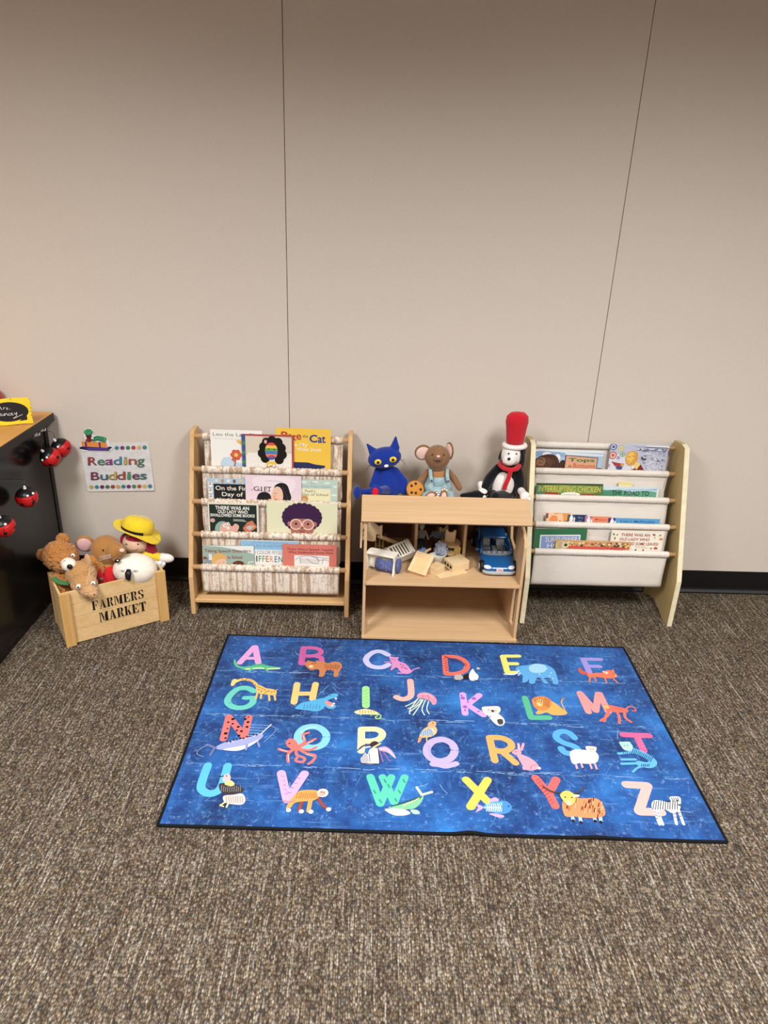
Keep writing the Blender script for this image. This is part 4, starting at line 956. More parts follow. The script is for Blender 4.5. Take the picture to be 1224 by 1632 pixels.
RUG=[[
('l','E7A0DC',23,[75,739,109,841]),('l','E7A0DC',23,[113,842,141,743]),('l','E7A0DC',17,[89,766,132,770]),('p','4FBF8A',0,[50,762,53,736,68,712,104,696,133,701,154,704,192,703,225,708,222,718,197,722,171,730,148,737,128,729,109,718,84,715,67,728,57,751]),('l','F3EDB0',6,[104,701,153,709,183,706,221,711]),('l','4FBF8A',8,[123,708,119,688]),('l','4FBF8A',8,[169,714,183,693]),('d','2E8B63',3,[121,720]),('d','2E8B63',3,[131,723]),('d','2E8B63',3,[141,726]),('d','2E8B63',3,[151,729]),('d','2E8B63',3,[161,727]),('d','2E8B63',3,[171,725]),('d','2E8B63',3,[182,724]),],
[
('l','C8559F',23,[295,846,297,746]),('l','C8559F',20,[295,846,330,848,357,836,361,813,335,796,298,794]),('l','C8559F',20,[335,796,364,787,369,761,353,745,299,746]),('l','A83A82',2,[289,836,302,837]),('l','A83A82',2,[292,821,305,822]),('l','A83A82',2,[294,805,307,807]),('l','A83A82',2,[297,790,310,792]),('l','A83A82',2,[299,776,312,777]),('l','A83A82',2,[302,761,315,762]),('p','C9793F',0,[316,729,312,750,326,762,352,756,375,765,391,751,416,763,438,757,446,732,437,700,434,675,420,674,417,706,392,708,385,674,368,671,368,696,360,713,335,708]),('d','C9793F',6,[322,758,354,760]),('d','F0B47A',9,[335,728]),('d','FFF5E8',4,[332,730]),('d','2a1a10',2.5,[337,749,348,748]),('l','8E4A1E',2,[383,747,387,718]),('l','8E4A1E',2,[390,743,394,710]),('l','8E4A1E',2,[396,739,399,719]),('l','8E4A1E',2,[402,748,406,711]),('l','8E4A1E',2,[409,744,411,719]),('l','8E4A1E',2,[416,740,418,711]),('l','8E4A1E',2,[421,749,423,720]),('l','8E4A1E',2,[428,745,429,712]),('l','8E4A1E',2,[435,741,435,721]),],
[
('l','5FCBBB',23,[154,577,127,593,103,590,84,567,74,528,85,501,111,487,142,492,159,514,158,539]),('l','5FCBBB',20,[129,539,158,542]),('l','2E9A8A',2.5,[81,510,96,513]),('l','2E9A8A',2.5,[87,526,103,530]),('l','2E9A8A',2.5,[92,543,109,546]),('l','2E9A8A',2.5,[98,560,115,563]),('l','2E9A8A',2.5,[103,577,122,580]),('l','EDB95A',13,[84,629,106,641,132,635,151,619,168,591]),('p','F2CF7A',0,[69,605,68,632,77,641,94,630,84,619,78,602]),('p','EDB95A',0,[156,603,169,610,192,595,217,590,230,581,230,558,205,559,185,564,168,568]),('l','EDB95A',7,[167,574,167,536]),('l','EDB95A',7,[181,572,183,539]),('l','EDB95A',7,[206,567,214,529]),('l','EDB95A',7,[225,567,233,532]),('l','EDB95A',3,[228,581,232,589]),('d','8A5A20',2.5,[102,640,115,637,128,634,142,622,153,609,163,600,171,597,180,591,169,584,179,575,189,585,199,576,206,579,215,573,223,577,194,569,118,644,135,627]),],
[
('l','FFC46A',23,[296,623,297,524]),('l','FFC46A',23,[360,627,357,545]),('l','FFC46A',21,[298,570,358,574]),('p','3FA9DE',0,[304,493,322,522,345,532,371,543,391,550,405,526,397,495,377,481,349,484,326,487]),('p','3FA9DE',0,[375,543,398,554,417,574,437,578,443,566,431,554,415,545,404,537]),('p','3FA9DE',0,[390,538,402,510,419,495,437,502,435,518,417,526,404,538]),('p','E98A8A',0,[402,538,422,529,434,514,419,506,406,518]),('d','FFFFFF',4,[436,551,431,524,426,513]),('l','1F7FB8',2,[334,516,333,492]),('l','1F7FB8',2,[345,511,343,492]),('l','1F7FB8',2,[355,517,353,493]),('l','1F7FB8',2,[366,512,363,493]),('l','1F7FB8',2,[375,518,374,494]),('l','1F7FB8',2,[386,513,384,494]),('d','102030',2,[416,565]),],
[
('l','C9C6F2',23,[613,818,586,838,560,833,538,805,532,778,544,750,565,738,593,739,615,756]),('p','E08CC8',0,[621,791,617,802,628,806,648,800,652,781,678,764,694,732,699,715,681,702,660,713,645,740,631,727,623,728,628,758]),('d','E08CC8',13,[633,786]),('d','E08CC8',5,[622,804,649,801]),('l','E08CC8',7,[641,758,625,725]),('l','E08CC8',5,[694,712,707,731,728,741]),('l','E08CC8',7,[681,706,649,706]),('l','E08CC8',5,[626,772,600,771]),('d','8E2F66',3,[660,759,669,753,675,738,664,741,681,732]),('d','401030',2,[629,789,638,786]),],
[
('l','F0604E',21,[825,817,823,712]),('l','F0604E',21,[825,819,865,819,896,798,905,762,887,728,851,712,823,712]),('l','5A1510',2,[823,825,831,812]),('l','5A1510',2,[829,821,836,808]),('l','5A1510',2,[835,817,842,804]),('l','5A1510',2,[842,813,847,800]),('l','5A1510',2,[848,810,852,796]),('l','5A1510',2,[854,806,857,793]),('l','5A1510',2,[860,802,863,789]),('l','5A1510',2,[866,798,868,785]),('l','5A1510',2,[872,795,873,781]),('l','5A1510',2,[878,791,878,777]),('l','5A1510',2,[884,787,883,773]),('l','5A1510',2,[890,784,888,770]),('l','5A1510',2,[896,780,894,766]),('l','5A1510',2,[902,776,899,762]),('l','5A1510',2,[821,802,831,810]),('l','5A1510',2,[822,787,831,795]),('l','5A1510',2,[822,772,832,780]),('l','5A1510',2,[822,757,832,765]),('l','5A1510',2,[822,743,832,750]),('l','5A1510',2,[823,728,832,736]),('p','222222',0,[880,699,907,715,907,687,886,678]),('p','BBB3AE',0,[855,704,876,706,882,686,865,674,850,680]),('p','F4F2EE',0,[923,744,929,723,939,701,928,676,907,675,904,701,913,729]),('d','C9C6C0',7,[943,747]),('l','888888',3,[945,746,952,744]),('l','333333',3,[863,674,854,667]),('l','333333',3,[920,677,940,671]),],
[
('l','9BE08A',26,[536,612,539,518]),('l','6FC060',2,[529,594,544,604]),('l','6FC060',2,[530,577,544,587]),('l','6FC060',2,[530,560,545,570]),('l','6FC060',2,[531,544,545,554]),('l','6FC060',2,[531,528,546,538]),('p','F0E2A0',0,[501,483,515,494,538,501,562,495,579,485,587,472,570,473,539,473,515,473]),('l','E0784A',3,[519,493,521,480]),('l','E0784A',3,[528,493,530,480]),('l','E0784A',3,[537,493,539,480]),('l','E0784A',3,[547,493,549,481]),('l','E0784A',3,[556,494,558,481]),('l','E0784A',3,[566,495,567,482]),('l','9CC77A',5,[578,480,589,469,586,455,575,453,572,462,578,466]),('l','8FBF6A',3,[527,475,523,466]),('l','8FBF6A',3,[554,475,558,465]),],
[
('l','FFB0A8',23,[692,663,693,589,681,566,661,559,642,569]),('l','E2EEC0',3.5,[718,568,701,545,672,521]),('l','E2EEC0',3.5,[725,562,704,526,680,510]),('l','E2EEC0',3.5,[733,559,711,508,696,477]),('l','E2EEC0',3.5,[741,559,727,509,734,479]),('l','E2EEC0',3.5,[751,550,743,510,750,486]),('l','E2EEC0',3.5,[713,558,688,507,684,483]),('l','E2EEC0',3.5,[729,559,718,533,687,495]),('p','F08CA8',0,[712,577,721,593,743,599,767,586,779,561,775,538,764,534,757,552,738,564,718,569]),('l','F9C0D0',4,[724,584,747,590,766,573]),('l','D0506A',2.5,[731,587,734,572]),('l','D0506A',2.5,[751,588,754,563]),],
[
('l','D9A0E8',23,[872,596,870,494]),('l','D9A0E8',23,[929,594,882,540]),('l','D9A0E8',23,[882,540,930,489]),('d','A060B8',8,[870,575,873,528,908,574]),('d','5a2a6a',3,[867,588,886,554,871,510,916,506]),('p','D8D8D4',0,[929,511,931,529,952,534,986,536,992,518,981,498,958,487,938,490]),('p','E8E8E2',0,[947,492,980,497,997,468,991,443,972,437,955,460]),('d','3a3a3a',6,[964,510]),('d','2a2a2a',2,[951,515,975,513]),('p','4a4a4a',0,[973,466,990,469,989,447,975,443]),('d','F0C8C8',4,[987,528]),('l','8a8a88',3,[954,485,943,462]),],
[
('l','F2E66A',23,[1046,831,1048,734]),('l','F2E66A',19,[1047,833,1107,837]),('l','F2E66A',19,[1047,785,1091,787]),('l','F2E66A',19,[1047,730,1082,733]),('p','4FA6E6',0,[1083,760,1102,774,1132,780,1166,791,1202,784,1223,758,1225,719,1221,675,1202,671,1201,701,1175,703,1186,675,1169,674,1164,701,1149,703,1134,670,1117,671,1119,695,1109,678,1093,676,1100,717,1087,721,1082,733]),('p','9AD2F7',0,[1132,767,1161,791,1196,779,1184,741,1139,735]),('l','DCEEFA',6,[1091,743,1069,720,1035,720]),('l','FFFFFF',3,[1094,730,1084,714]),('d','CFE8FA',3,[1197,761,1208,736,1199,718,1164,725,1206,701]),('d','103050',2,[1098,761]),],
[
('l','9E8EDC',23,[1349,829,1351,750]),('l','9E8EDC',19,[1350,831,1415,832]),('l','9E8EDC',19,[1349,786,1400,786]),('p','F26A3C',0,[1339,738,1373,744,1400,749,1420,763,1435,761,1449,731,1422,715,1397,716,1366,721,1344,715]),('l','F26A3C',6,[1348,726,1336,689]),('l','F26A3C',6,[1362,726,1362,696]),('l','F26A3C',6,[1399,724,1397,690]),('l','F26A3C',6,[1425,724,1437,690]),('p','D9481E',0,[1340,736,1318,734,1313,763,1323,774,1328,755,1343,746]),('p','FFC8A0',0,[1401,759,1420,751,1413,738,1405,746]),('p','F26A3C',0,[1432,756,1445,772,1443,750]),('d','301008',2,[1436,741]),('d','FFD8B8',3,[1442,729]),],
[
('l','4DB98C',23,[1086,587,1088,486]),('l','4DB98C',23,[1088,483,1148,486]),('p','F0A848',0,[1159,577,1186,563,1204,533,1216,515,1202,502,1163,500,1146,512,1122,502,1108,505,1123,529]),('p','D9862C',0,[1110,582,1134,597,1163,594,1174,570,1162,539,1138,521,1115,527,1107,551]),('p','F5CB78',0,[1125,575,1143,582,1146,561,1131,543,1121,553]),('l','F0A848',4,[1212,515,1208,549,1209,572,1219,588]),('d','C06A20',5,[1219,589]),('l','A85A18',2,[1117,589,1117,567]),('l','A85A18',2,[1123,585,1122,563]),('l','A85A18',2,[1129,582,1127,560]),('l','A85A18',2,[1137,590,1133,556]),('l','A85A18',2,[1143,586,1138,553]),('l','A85A18',2,[1148,583,1143,549]),('l','A85A18',2,[1156,591,1148,546]),('l','A85A18',2,[1162,587,1153,542]),('l','A85A18',2,[1168,584,1158,539]),('d','301808',2,[1129,568,1139,570]),],
[
('l','FF8E8C',23,[1285,623,1289,522]),('l','FF8E8C',23,[1286,623,1316,530]),('l','FF8E8C',23,[1316,530,1349,621]),('l','FF8E8C',23,[1354,622,1357,526]),('p','F06048',0,[1351,562,1378,560,1422,544,1423,527,1392,524,1360,532]),('l','F06048',9,[1355,548,1353,511,1318,478]),('l','F06048',9,[1371,547,1343,503,1329,475]),('l','F06048',9,[1387,535,1386,498,1377,468]),('l','F06048',9,[1415,534,1406,498,1419,476]),('l','F06048',5,[1421,542,1441,558,1454,549,1452,534,1441,536]),('d','E8B060',10,[1358,551]),('l','B03020',2,[1384,550,1410,537]),],
[
('l','F2655F',23,[96,440,100,336]),('l','F2655F',23,[96,440,162,350]),('l','F2655F',23,[161,440,162,350]),('d','1a1416',6,[111,430]),('d','1a1416',4,[99,414]),('d','1a1416',6,[102,361]),('d','1a1416',4,[115,407]),('d','1a1416',5,[151,431]),('d','1a1416',5,[162,417]),('d','1a1416',5,[163,394]),('d','1a1416',5,[135,393]),('d','1a1416',4,[134,376]),('d','1a1416',5,[149,373]),('d','1a1416',5,[145,352]),('d','1a1416',3,[103,383]),('d','1a1416',4,[106,339]),('d','1a1416',3,[159,441]),('p','9DA4D8',0,[83,292,101,315,131,330,162,338,192,358,209,368,221,355,211,332,190,308,164,288,140,283,107,286]),('p','ECECF7',0,[110,288,144,300,178,312,209,336,190,308,164,288,140,283]),('l','6a70a8',8,[86,293,58,306]),('l','6a70a8',7,[82,293,76,262]),('l','F0EEE0',3.5,[212,361,238,408]),('d','20222e',3.5,[114,323]),('d','20222e',3.5,[124,323]),('d','20222e',3.5,[133,331]),('d','20222e',3.5,[143,331]),('d','20222e',3.5,[152,340]),('d','20222e',3.5,[162,340]),('d','20222e',3.5,[171,348]),('d','20222e',3.5,[181,348]),('d','20222e',3.5,[190,357]),('d','20222e',3.5,[200,357]),('d','20222e',3.5,[209,366]),('d','F4F4FA',2,[121,316]),('d','F4F4FA',2,[133,321]),('d','F4F4FA',2,[145,327]),('d','F4F4FA',2,[157,332]),('d','F4F4FA',2,[169,337]),('d','F4F4FA',2,[182,343]),('d','F4F4FA',2,[194,348]),('l','8a90c8',7,[178,311,179,289]),('l','8a90c8',6,[208,325,217,303]),('l','C8D0EE',1.2,[169,403,234,400]),('l','C8D0EE',1.2,[170,389,227,388]),('l','C8D0EE',1.2,[171,376,221,375]),('l','C8D0EE',1.2,[172,363,215,363]),('l','C8D0EE',1.2,[173,350,209,350]),('l','9DB4E0',1.5,[227,323,245,351,257,384,237,400]),('l','9DB4E0',1.5,[60,303,39,284,36,263,58,252]),],
[
('l','7CCBEF',25,[419,359,418,344,413,330,404,319,392,312,379,309,365,311,352,317,341,327,333,340,329,355,330,370,335,384,344,396,356,403,370,406,384,405,397,398,408,387,416,374,419,359]),('l','A9E0F7',5,[338,377,358,399,381,402]),('p','F0685E',0,[295,326,301,344,316,346,332,328,336,306,325,297,306,307]),('l','F0685E',9,[324,304,308,288,278,298]),('l','F0685E',9,[325,301,309,275,314,244]),('l','F0685E',9,[332,302,335,276,360,262,356,246,336,250,338,264]),('l','F0685E',9,[339,300,363,283,391,275,387,253,375,239]),('l','F0685E',9,[343,302,372,297,391,311]),('l','F0685E',9,[338,307,362,328,385,348]),('l','F0685E',9,[334,312,353,334,345,365,361,375]),('l','FFC2B8',3,[310,275,314,250]),('l','FFC2B8',3,[363,279,386,271]),('l','FFC2B8',3,[351,340,347,361]),('l','FFC2B8',3,[362,326,379,338]),('l','FFC2B8',3,[282,295,305,289]),('d','601810',3,[307,324]),],
[
('l','3FB4F5',25,[78,220,77,143,89,119,111,111,130,122,137,148,137,221]),('p','DCCBC8',0,[149,103,175,109,200,114,213,93,208,75,182,74,157,81]),('p','3b3638',0,[127,147,142,152,173,149,197,136,201,122,181,112,155,109,137,120]),('p','FFE07A',0,[143,148,150,166,170,153,165,141]),('p','E8B8BC',0,[135,160,134,182,147,188,156,171,148,158]),('l','222222',4,[133,179,124,176]),('l','E8DC8A',5,[157,80,148,68]),('l','E8DC8A',5,[168,77,166,63]),('l','E8DC8A',4,[147,69,157,65]),('l','8a8284',2,[136,143,139,118]),('l','8a8284',2,[143,140,145,119]),('l','8a8284',2,[149,136,151,119]),('l','8a8284',2,[154,144,157,119]),('l','8a8284',2,[161,140,163,119]),('l','8a8284',2,[167,137,169,120]),('l','8a8284',2,[172,144,175,120]),('l','8a8284',2,[179,141,181,120]),('l','8a8284',2,[185,138,187,120]),('l','8a8284',2,[190,145,193,121]),('l','A89894',1.5,[156,101,164,78]),('l','A89894',1.5,[163,102,171,78]),('l','A89894',1.5,[169,102,177,78]),('l','A89894',1.5,[176,102,183,79]),('l','A89894',1.5,[183,102,189,79]),('l','A89894',1.5,[189,103,195,79]),('l','A89894',1.5,[196,103,201,79]),('l','A89894',1.5,[202,103,208,80]),('d','201010',2,[142,179]),],
[
('l','E3A8E4',26,[299,197,329,97]),('l','E3A8E4',26,[367,198,329,97]),('l','A870B0',2.5,[300,187,309,185]),('l','A870B0',2.5,[306,169,314,168]),('l','A870B0',2.5,[311,152,319,150]),('l','A870B0',2.5,[316,135,324,133]),('l','A870B0',2.5,[321,118,329,117]),('l','A870B0',2.5,[348,179,357,178]),('l','A870B0',2.5,[341,160,350,159]),('l','A870B0',2.5,[333,142,343,140]),('l','A870B0',2.5,[326,124,337,122]),('l','9A3C1E',9,[415,107,430,81,448,66]),('l','9A3C1E',10,[371,92,367,60]),('p','F09A3C',0,[346,111,359,129,385,135,412,132,419,114,402,95,370,91,351,84,343,68,330,64,336,89]),('l','F09A3C',12,[395,102,393,58]),('d','FFF0EA',16,[427,125]),('d','F5A8A0',11,[426,123]),('d','FFFFFF',7,[338,58,374,55,400,55,448,65]),('l','E58080',4,[350,93,334,88,318,92]),('l','C8701E',2,[356,124,354,102]),('l','C8701E',2,[362,121,360,102]),('l','C8701E',2,[368,124,365,102]),('l','C8701E',2,[374,121,371,102]),('l','C8701E',2,[380,125,377,103]),('l','C8701E',2,[386,122,383,103]),('l','C8701E',2,[392,125,389,103]),('l','C8701E',2,[398,122,395,103]),('l','C8701E',2,[404,126,401,104]),('l','C8701E',2,[410,123,407,104]),('d','502010',2,[423,127,430,126]),],
[
('l','FFF3A8',23,[528,400,530,301]),('l','FFF3A8',23,[528,400,575,402,595,384,587,359,561,346,531,347]),('l','5a4a5a',7,[561,331,536,324,520,301]),('l','F0EAF0',5,[560,322,538,314,521,298]),('p','C9A0C8',0,[583,316,605,324,627,303,637,271,613,296,587,305]),('l','A0609A',4,[587,305,598,258]),('l','A0609A',4,[598,301,618,261]),('l','F0EAF0',4,[587,311,609,310,632,280]),('p','F4EFF2',0,[551,288,558,310,580,314,585,280,584,249,539,247,530,267,541,283]),('p','B8B4BC',0,[535,278,544,294,555,264,552,251,531,253]),('p','3a2a3a',0,[555,330,568,346,582,341,580,326,565,317]),('l','F3D060',6,[567,317,589,336]),('l','2a2028',3,[583,311,588,253]),('l','2a2028',3,[535,247,584,247]),('l','2a2028',2,[555,289,559,254]),],
[
('l','BBAAEE',25,[820,316,816,301,809,288,799,277,786,270,773,267,760,269,749,275,740,285,734,298,733,313,736,328,743,341,753,353,766,360,780,364,793,362,805,355,814,345,819,331,820,316]),('l','BBAAEE',20,[748,254,766,252,787,247,819,259]),('l','9488CC',1.5,[734,334,746,333]),('l','9488CC',1.5,[735,326,746,326]),('l','9488CC',1.5,[736,319,747,318]),('l','9488CC',1.5,[737,312,747,311]),('l','9488CC',1.5,[739,304,747,304]),('l','9488CC',1.5,[740,297,748,297]),('l','9488CC',1.5,[741,290,748,289]),('l','9488CC',1.5,[742,283,748,282]),('p','E6B878',0,[712,370,722,401,742,422,765,423,771,401,755,377,732,370]),('p','D9A878',0,[742,432,752,448,770,446,766,424,746,415]),('p','E8906A',0,[706,345,711,370,720,371,715,351]),('l','4DA6E8',4,[722,396,718,380]),('l','4DA6E8',4,[728,399,725,376]),('l','4DA6E8',4,[733,403,733,381]),('l','4DA6E8',4,[739,406,740,377]),('l','4DA6E8',4,[744,410,748,382]),('l','4DA6E8',4,[750,414,755,378]),('l','F4E4C8',3,[750,414,757,408]),('l','F4E4C8',3,[754,408,760,402]),('l','F4E4C8',3,[758,403,762,395]),('l','F4E4C8',3,[762,397,765,389]),('l','E6B878',4,[736,371,735,350]),('d','3a2010',2,[759,439]),],
[
('l','4CC9AE',24,[561,194,591,93]),('l','4CC9AE',24,[591,93,623,195]),('l','4CC9AE',24,[597,194,630,100]),('l','4CC9AE',24,[630,100,662,196]),('l','2A9A84',5,[572,141,577,131]),('l','2A9A84',5,[589,106,594,97]),('l','2A9A84',5,[613,165,617,155]),('l','2A9A84',5,[633,112,637,103]),('l','2A9A84',5,[643,144,648,134]),('l','2A9A84',5,[602,184,607,173]),('l','2A9A84',5,[658,186,662,176]),('p','E9EDEE',0,[604,72,629,76,655,75,675,62,661,53,635,51,616,59]),('p','7CC49A',0,[613,79,642,89,669,101,696,118,714,125,707,101,688,79,668,74,642,75]),('l','CFE8C0',8,[710,128,696,157]),('l','CFE8C0',8,[712,130,739,141]),('p','A8D8C0',0,[675,72,695,72,701,60,684,58]),('l','1d4a3a',2.5,[622,81,628,87]),('l','1d4a3a',2.5,[629,84,635,90]),('l','1d4a3a',2.5,[636,86,642,93]),('l','1d4a3a',2.5,[642,89,648,96]),('l','1d4a3a',2.5,[649,92,655,99]),('l','1d4a3a',2.5,[656,95,662,102]),('l','1d4a3a',2.5,[662,98,669,105]),('l','1d4a3a',2.5,[669,101,675,108]),('l','1d4a3a',2.5,[676,103,682,112]),('l','1d4a3a',2.5,[683,106,689,115]),('l','1d4a3a',2.5,[689,109,696,118]),('l','1d4a3a',2.5,[696,112,703,121]),('l','1d4a3a',2.5,[703,115,709,124]),('l','F2F0A8',2,[655,82,661,91]),('l','F2F0A8',2,[662,87,667,95]),('l','F2F0A8',2,[669,91,674,99]),('l','F2F0A8',2,[676,96,681,103]),('l','F2F0A8',2,[682,100,688,107]),('l','F2F0A8',2,[689,105,695,112]),('l','F2F0A8',2,[696,109,701,116]),],
[
('l','FFA54A',23,[936,379,939,277]),('l','FFA54A',23,[937,380,973,380,998,363,999,339,976,320,943,321]),('l','FFA54A',23,[966,320,1001,270]),('p','F29AB0',0,[1011,308,1027,307,1051,291,1066,271,1068,250,1045,240,1024,244,1020,263,1013,289]),('p','F29AB0',0,[997,314,1012,329,1025,326,1025,310,1010,304]),('l','F29AB0',8,[1022,326,1024,354]),('l','F29AB0',8,[1029,327,1040,355]),('l','FAD0DC',3,[1022,330,1024,351]),('l','F29AB0',6,[1021,251,1022,243]),('d','FAC8D4',6,[1069,250]),('d','401018',2,[1010,318]),('l','D05878',2,[1042,244,1049,259,1065,264]),],
[
('l','3FA4EA',23,[1210,391,1199,412,1179,420,1158,409,1152,387,1170,366,1198,352,1208,336,1199,316]),('l','3FA4EA',23,[1156,339,1164,322,1186,317]),('l','F0A8B0',6,[1186,278,1185,249]),('l','F0A8B0',6,[1203,279,1203,254]),('l','F0A8B0',6,[1230,280,1230,251]),('l','F0A8B0',6,[1245,286,1245,249]),('p','F7E8E0',0,[1178,318,1198,336,1233,335,1256,333,1266,311,1252,283,1225,275,1199,277,1176,274]),('p','F5CFC8',0,[1237,352,1261,353,1269,345,1254,320,1240,319,1235,336]),('d','3a1818',2,[1248,340,1257,340]),('d','E8A0A0',3,[1250,328]),('d','FFFFFF',4,[1187,321]),('d','FFFFFF',4,[1199,322]),('d','FFFFFF',4,[1212,322]),('d','FFFFFF',4,[1224,323]),('d','FFFFFF',4,[1237,323]),('d','FFFFFF',4,[1249,324]),('d','FFFFFF',4,[1183,306]),('d','FFFFFF',4,[1196,306]),('d','FFFFFF',4,[1208,307]),('d','FFFFFF',4,[1220,307]),('d','FFFFFF',4,[1233,308]),('d','FFFFFF',4,[1245,308]),('d','FFFFFF',4,[1180,291]),('d','FFFFFF',4,[1192,291]),('d','FFFFFF',4,[1204,292]),('d','FFFFFF',4,[1217,292]),('d','3a2020',3,[1185,248]),('d','3a2020',3,[1203,253]),('d','3a2020',3,[1230,250]),('d','3a2020',3,[1245,248]),],
[
('l','FFC83C',25,[843,194,895,114]),('l','FFC83C',25,[906,195,845,91]),('p','E0A0DC',0,[859,102,879,94,877,84,857,72,866,88]),('p','E0A0DC',0,[900,116,919,129,929,118,913,111]),('p','E0A0DC',0,[894,67,914,69,935,62,924,54]),('p','3A9AE0',0,[880,91,902,109,931,115,952,113,962,92,945,71,921,69,894,77]),('l','F5E88A',3,[884,90,931,90]),('l','DDF2FF',2.5,[892,104,893,90,888,76]),('l','DDF2FF',2.5,[898,105,899,90,894,76]),('l','DDF2FF',2.5,[904,104,905,90,900,76]),('l','DDF2FF',2.5,[910,106,911,90,906,77]),('l','DDF2FF',2.5,[915,105,917,90,912,77]),('l','DDF2FF',2.5,[922,106,923,91,918,77]),('l','DDF2FF',2.5,[927,105,929,91,923,77]),('l','DDF2FF',2.5,[934,107,935,91,929,78]),('p','2C86D0',0,[938,110,952,113,962,92,945,71,932,73]),('d','102040',2.5,[953,96]),],
[
('l','F0544F',25,[1051,210,1078,147]),('l','F0544F',25,[1111,205,1080,154]),('l','F0544F',25,[1078,147,1086,104]),('l','A02A28',2,[1049,199,1063,208]),('l','A02A28',2,[1052,187,1066,197]),('l','A02A28',2,[1056,176,1069,185]),('l','A02A28',2,[1059,164,1071,174]),('l','A02A28',2,[1063,153,1074,162]),('l','A02A28',2,[1066,142,1077,151]),('l','A02A28',2,[1070,131,1080,140]),('l','A02A28',2,[1073,120,1082,129]),('l','A02A28',2,[1076,109,1085,118]),('l','A8C0E0',10,[1126,65,1125,51]),('d','201818',5,[1125,51]),('l','A8C0E0',10,[1147,66,1145,46]),('d','201818',5,[1145,46]),('l','A8C0E0',10,[1187,68,1186,52]),('d','201818',5,[1186,52]),('l','A8C0E0',10,[1205,71,1201,49]),('d','201818',5,[1201,49]),('p','F08848',0,[1111,121,1147,137,1167,133,1210,135,1223,116,1222,80,1202,65,1163,62,1133,66,1105,68]),('l','FFC08A',2.2,[1144,109,1139,96]),('l','2a1810',2.2,[1212,99,1208,86]),('l','C85A20',2.2,[1179,93,1174,81]),('l','C85A20',2.2,[1150,123,1145,110]),('l','C85A20',2.2,[1176,110,1171,97]),('l','2a1810',2.2,[1191,128,1186,115]),('l','2a1810',2.2,[1207,96,1202,83]),('l','2a1810',2.2,[1196,133,1191,119]),('l','FFC08A',2.2,[1156,133,1152,119]),('l','C85A20',2.2,[1167,102,1162,89]),('l','C85A20',2.2,[1190,93,1185,81]),('l','2a1810',2.2,[1195,109,1191,96]),('l','2a1810',2.2,[1213,116,1208,103]),('l','C85A20',2.2,[1174,123,1170,110]),('l','C85A20',2.2,[1198,97,1193,84]),('l','FFC08A',2.2,[1174,117,1170,104]),('l','2a1810',2.2,[1177,116,1172,103]),('l','2a1810',2.2,[1209,89,1204,77]),('l','2a1810',2.2,[1200,75,1195,63]),('l','2a1810',2.2,[1195,120,1191,108]),('l','FFC08A',2.2,[1198,126,1194,113]),('l','C85A20',2.2,[1154,131,1150,118]),('l','C85A20',2.2,[1125,96,1121,84]),('l','C85A20',2.2,[1216,119,1211,106]),('l','2a1810',2.2,[1196,96,1191,83]),('l','C85A20',2.2,[1180,100,1176,87]),('l','FFC08A',2.2,[1197,120,1193,107]),('l','FFC08A',2.2,[1167,89,1162,76]),('l','2a1810',2.2,[1124,128,1120,115]),('l','FFC08A',2.2,[1210,76,1205,64]),('l','2a1810',2.2,[1188,128,1183,115]),('l','FFC08A',2.2,[1221,105,1216,92]),('l','C85A20',2.2,[1212,80,1207,67]),('l','C85A20',2.2,[1155,94,1150,82]),('l','2a1810',2.2,[1186,108,1182,95]),('l','FFC08A',2.2,[1180,92,1175,79]),('l','2a1810',2.2,[1162,101,1158,89]),('l','FFC08A',2.2,[1215,100,1210,88]),('l','2a1810',2.2,[1174,109,1169,97]),('l','FFC08A',2.2,[1197,91,1192,78]),('l','2a1810',2.2,[1120,104,1116,92]),('l','C85A20',2.2,[1124,104,1120,91]),('l','FFC08A',2.2,[1152,92,1147,79]),('l','2a1810',2.2,[1203,135,1198,122]),('l','FFC08A',2.2,[1222,119,1217,107]),('l','FFC08A',2.2,[1146,113,1142,100]),('p','F0C050',0,[1108,143,1130,158,1149,145,1145,117,1124,100,1113,116]),('l','4a4448',5,[1112,149,1086,154,1065,173]),('l','4a4448',5,[1151,149,1169,155,1187,175]),('p','F2D8B0',0,[1147,144,1164,142,1159,135,1146,135]),('d','B8C0C8',8,[1126,111]),('d','302010',2.5,[1121,133,1140,132]),],
[
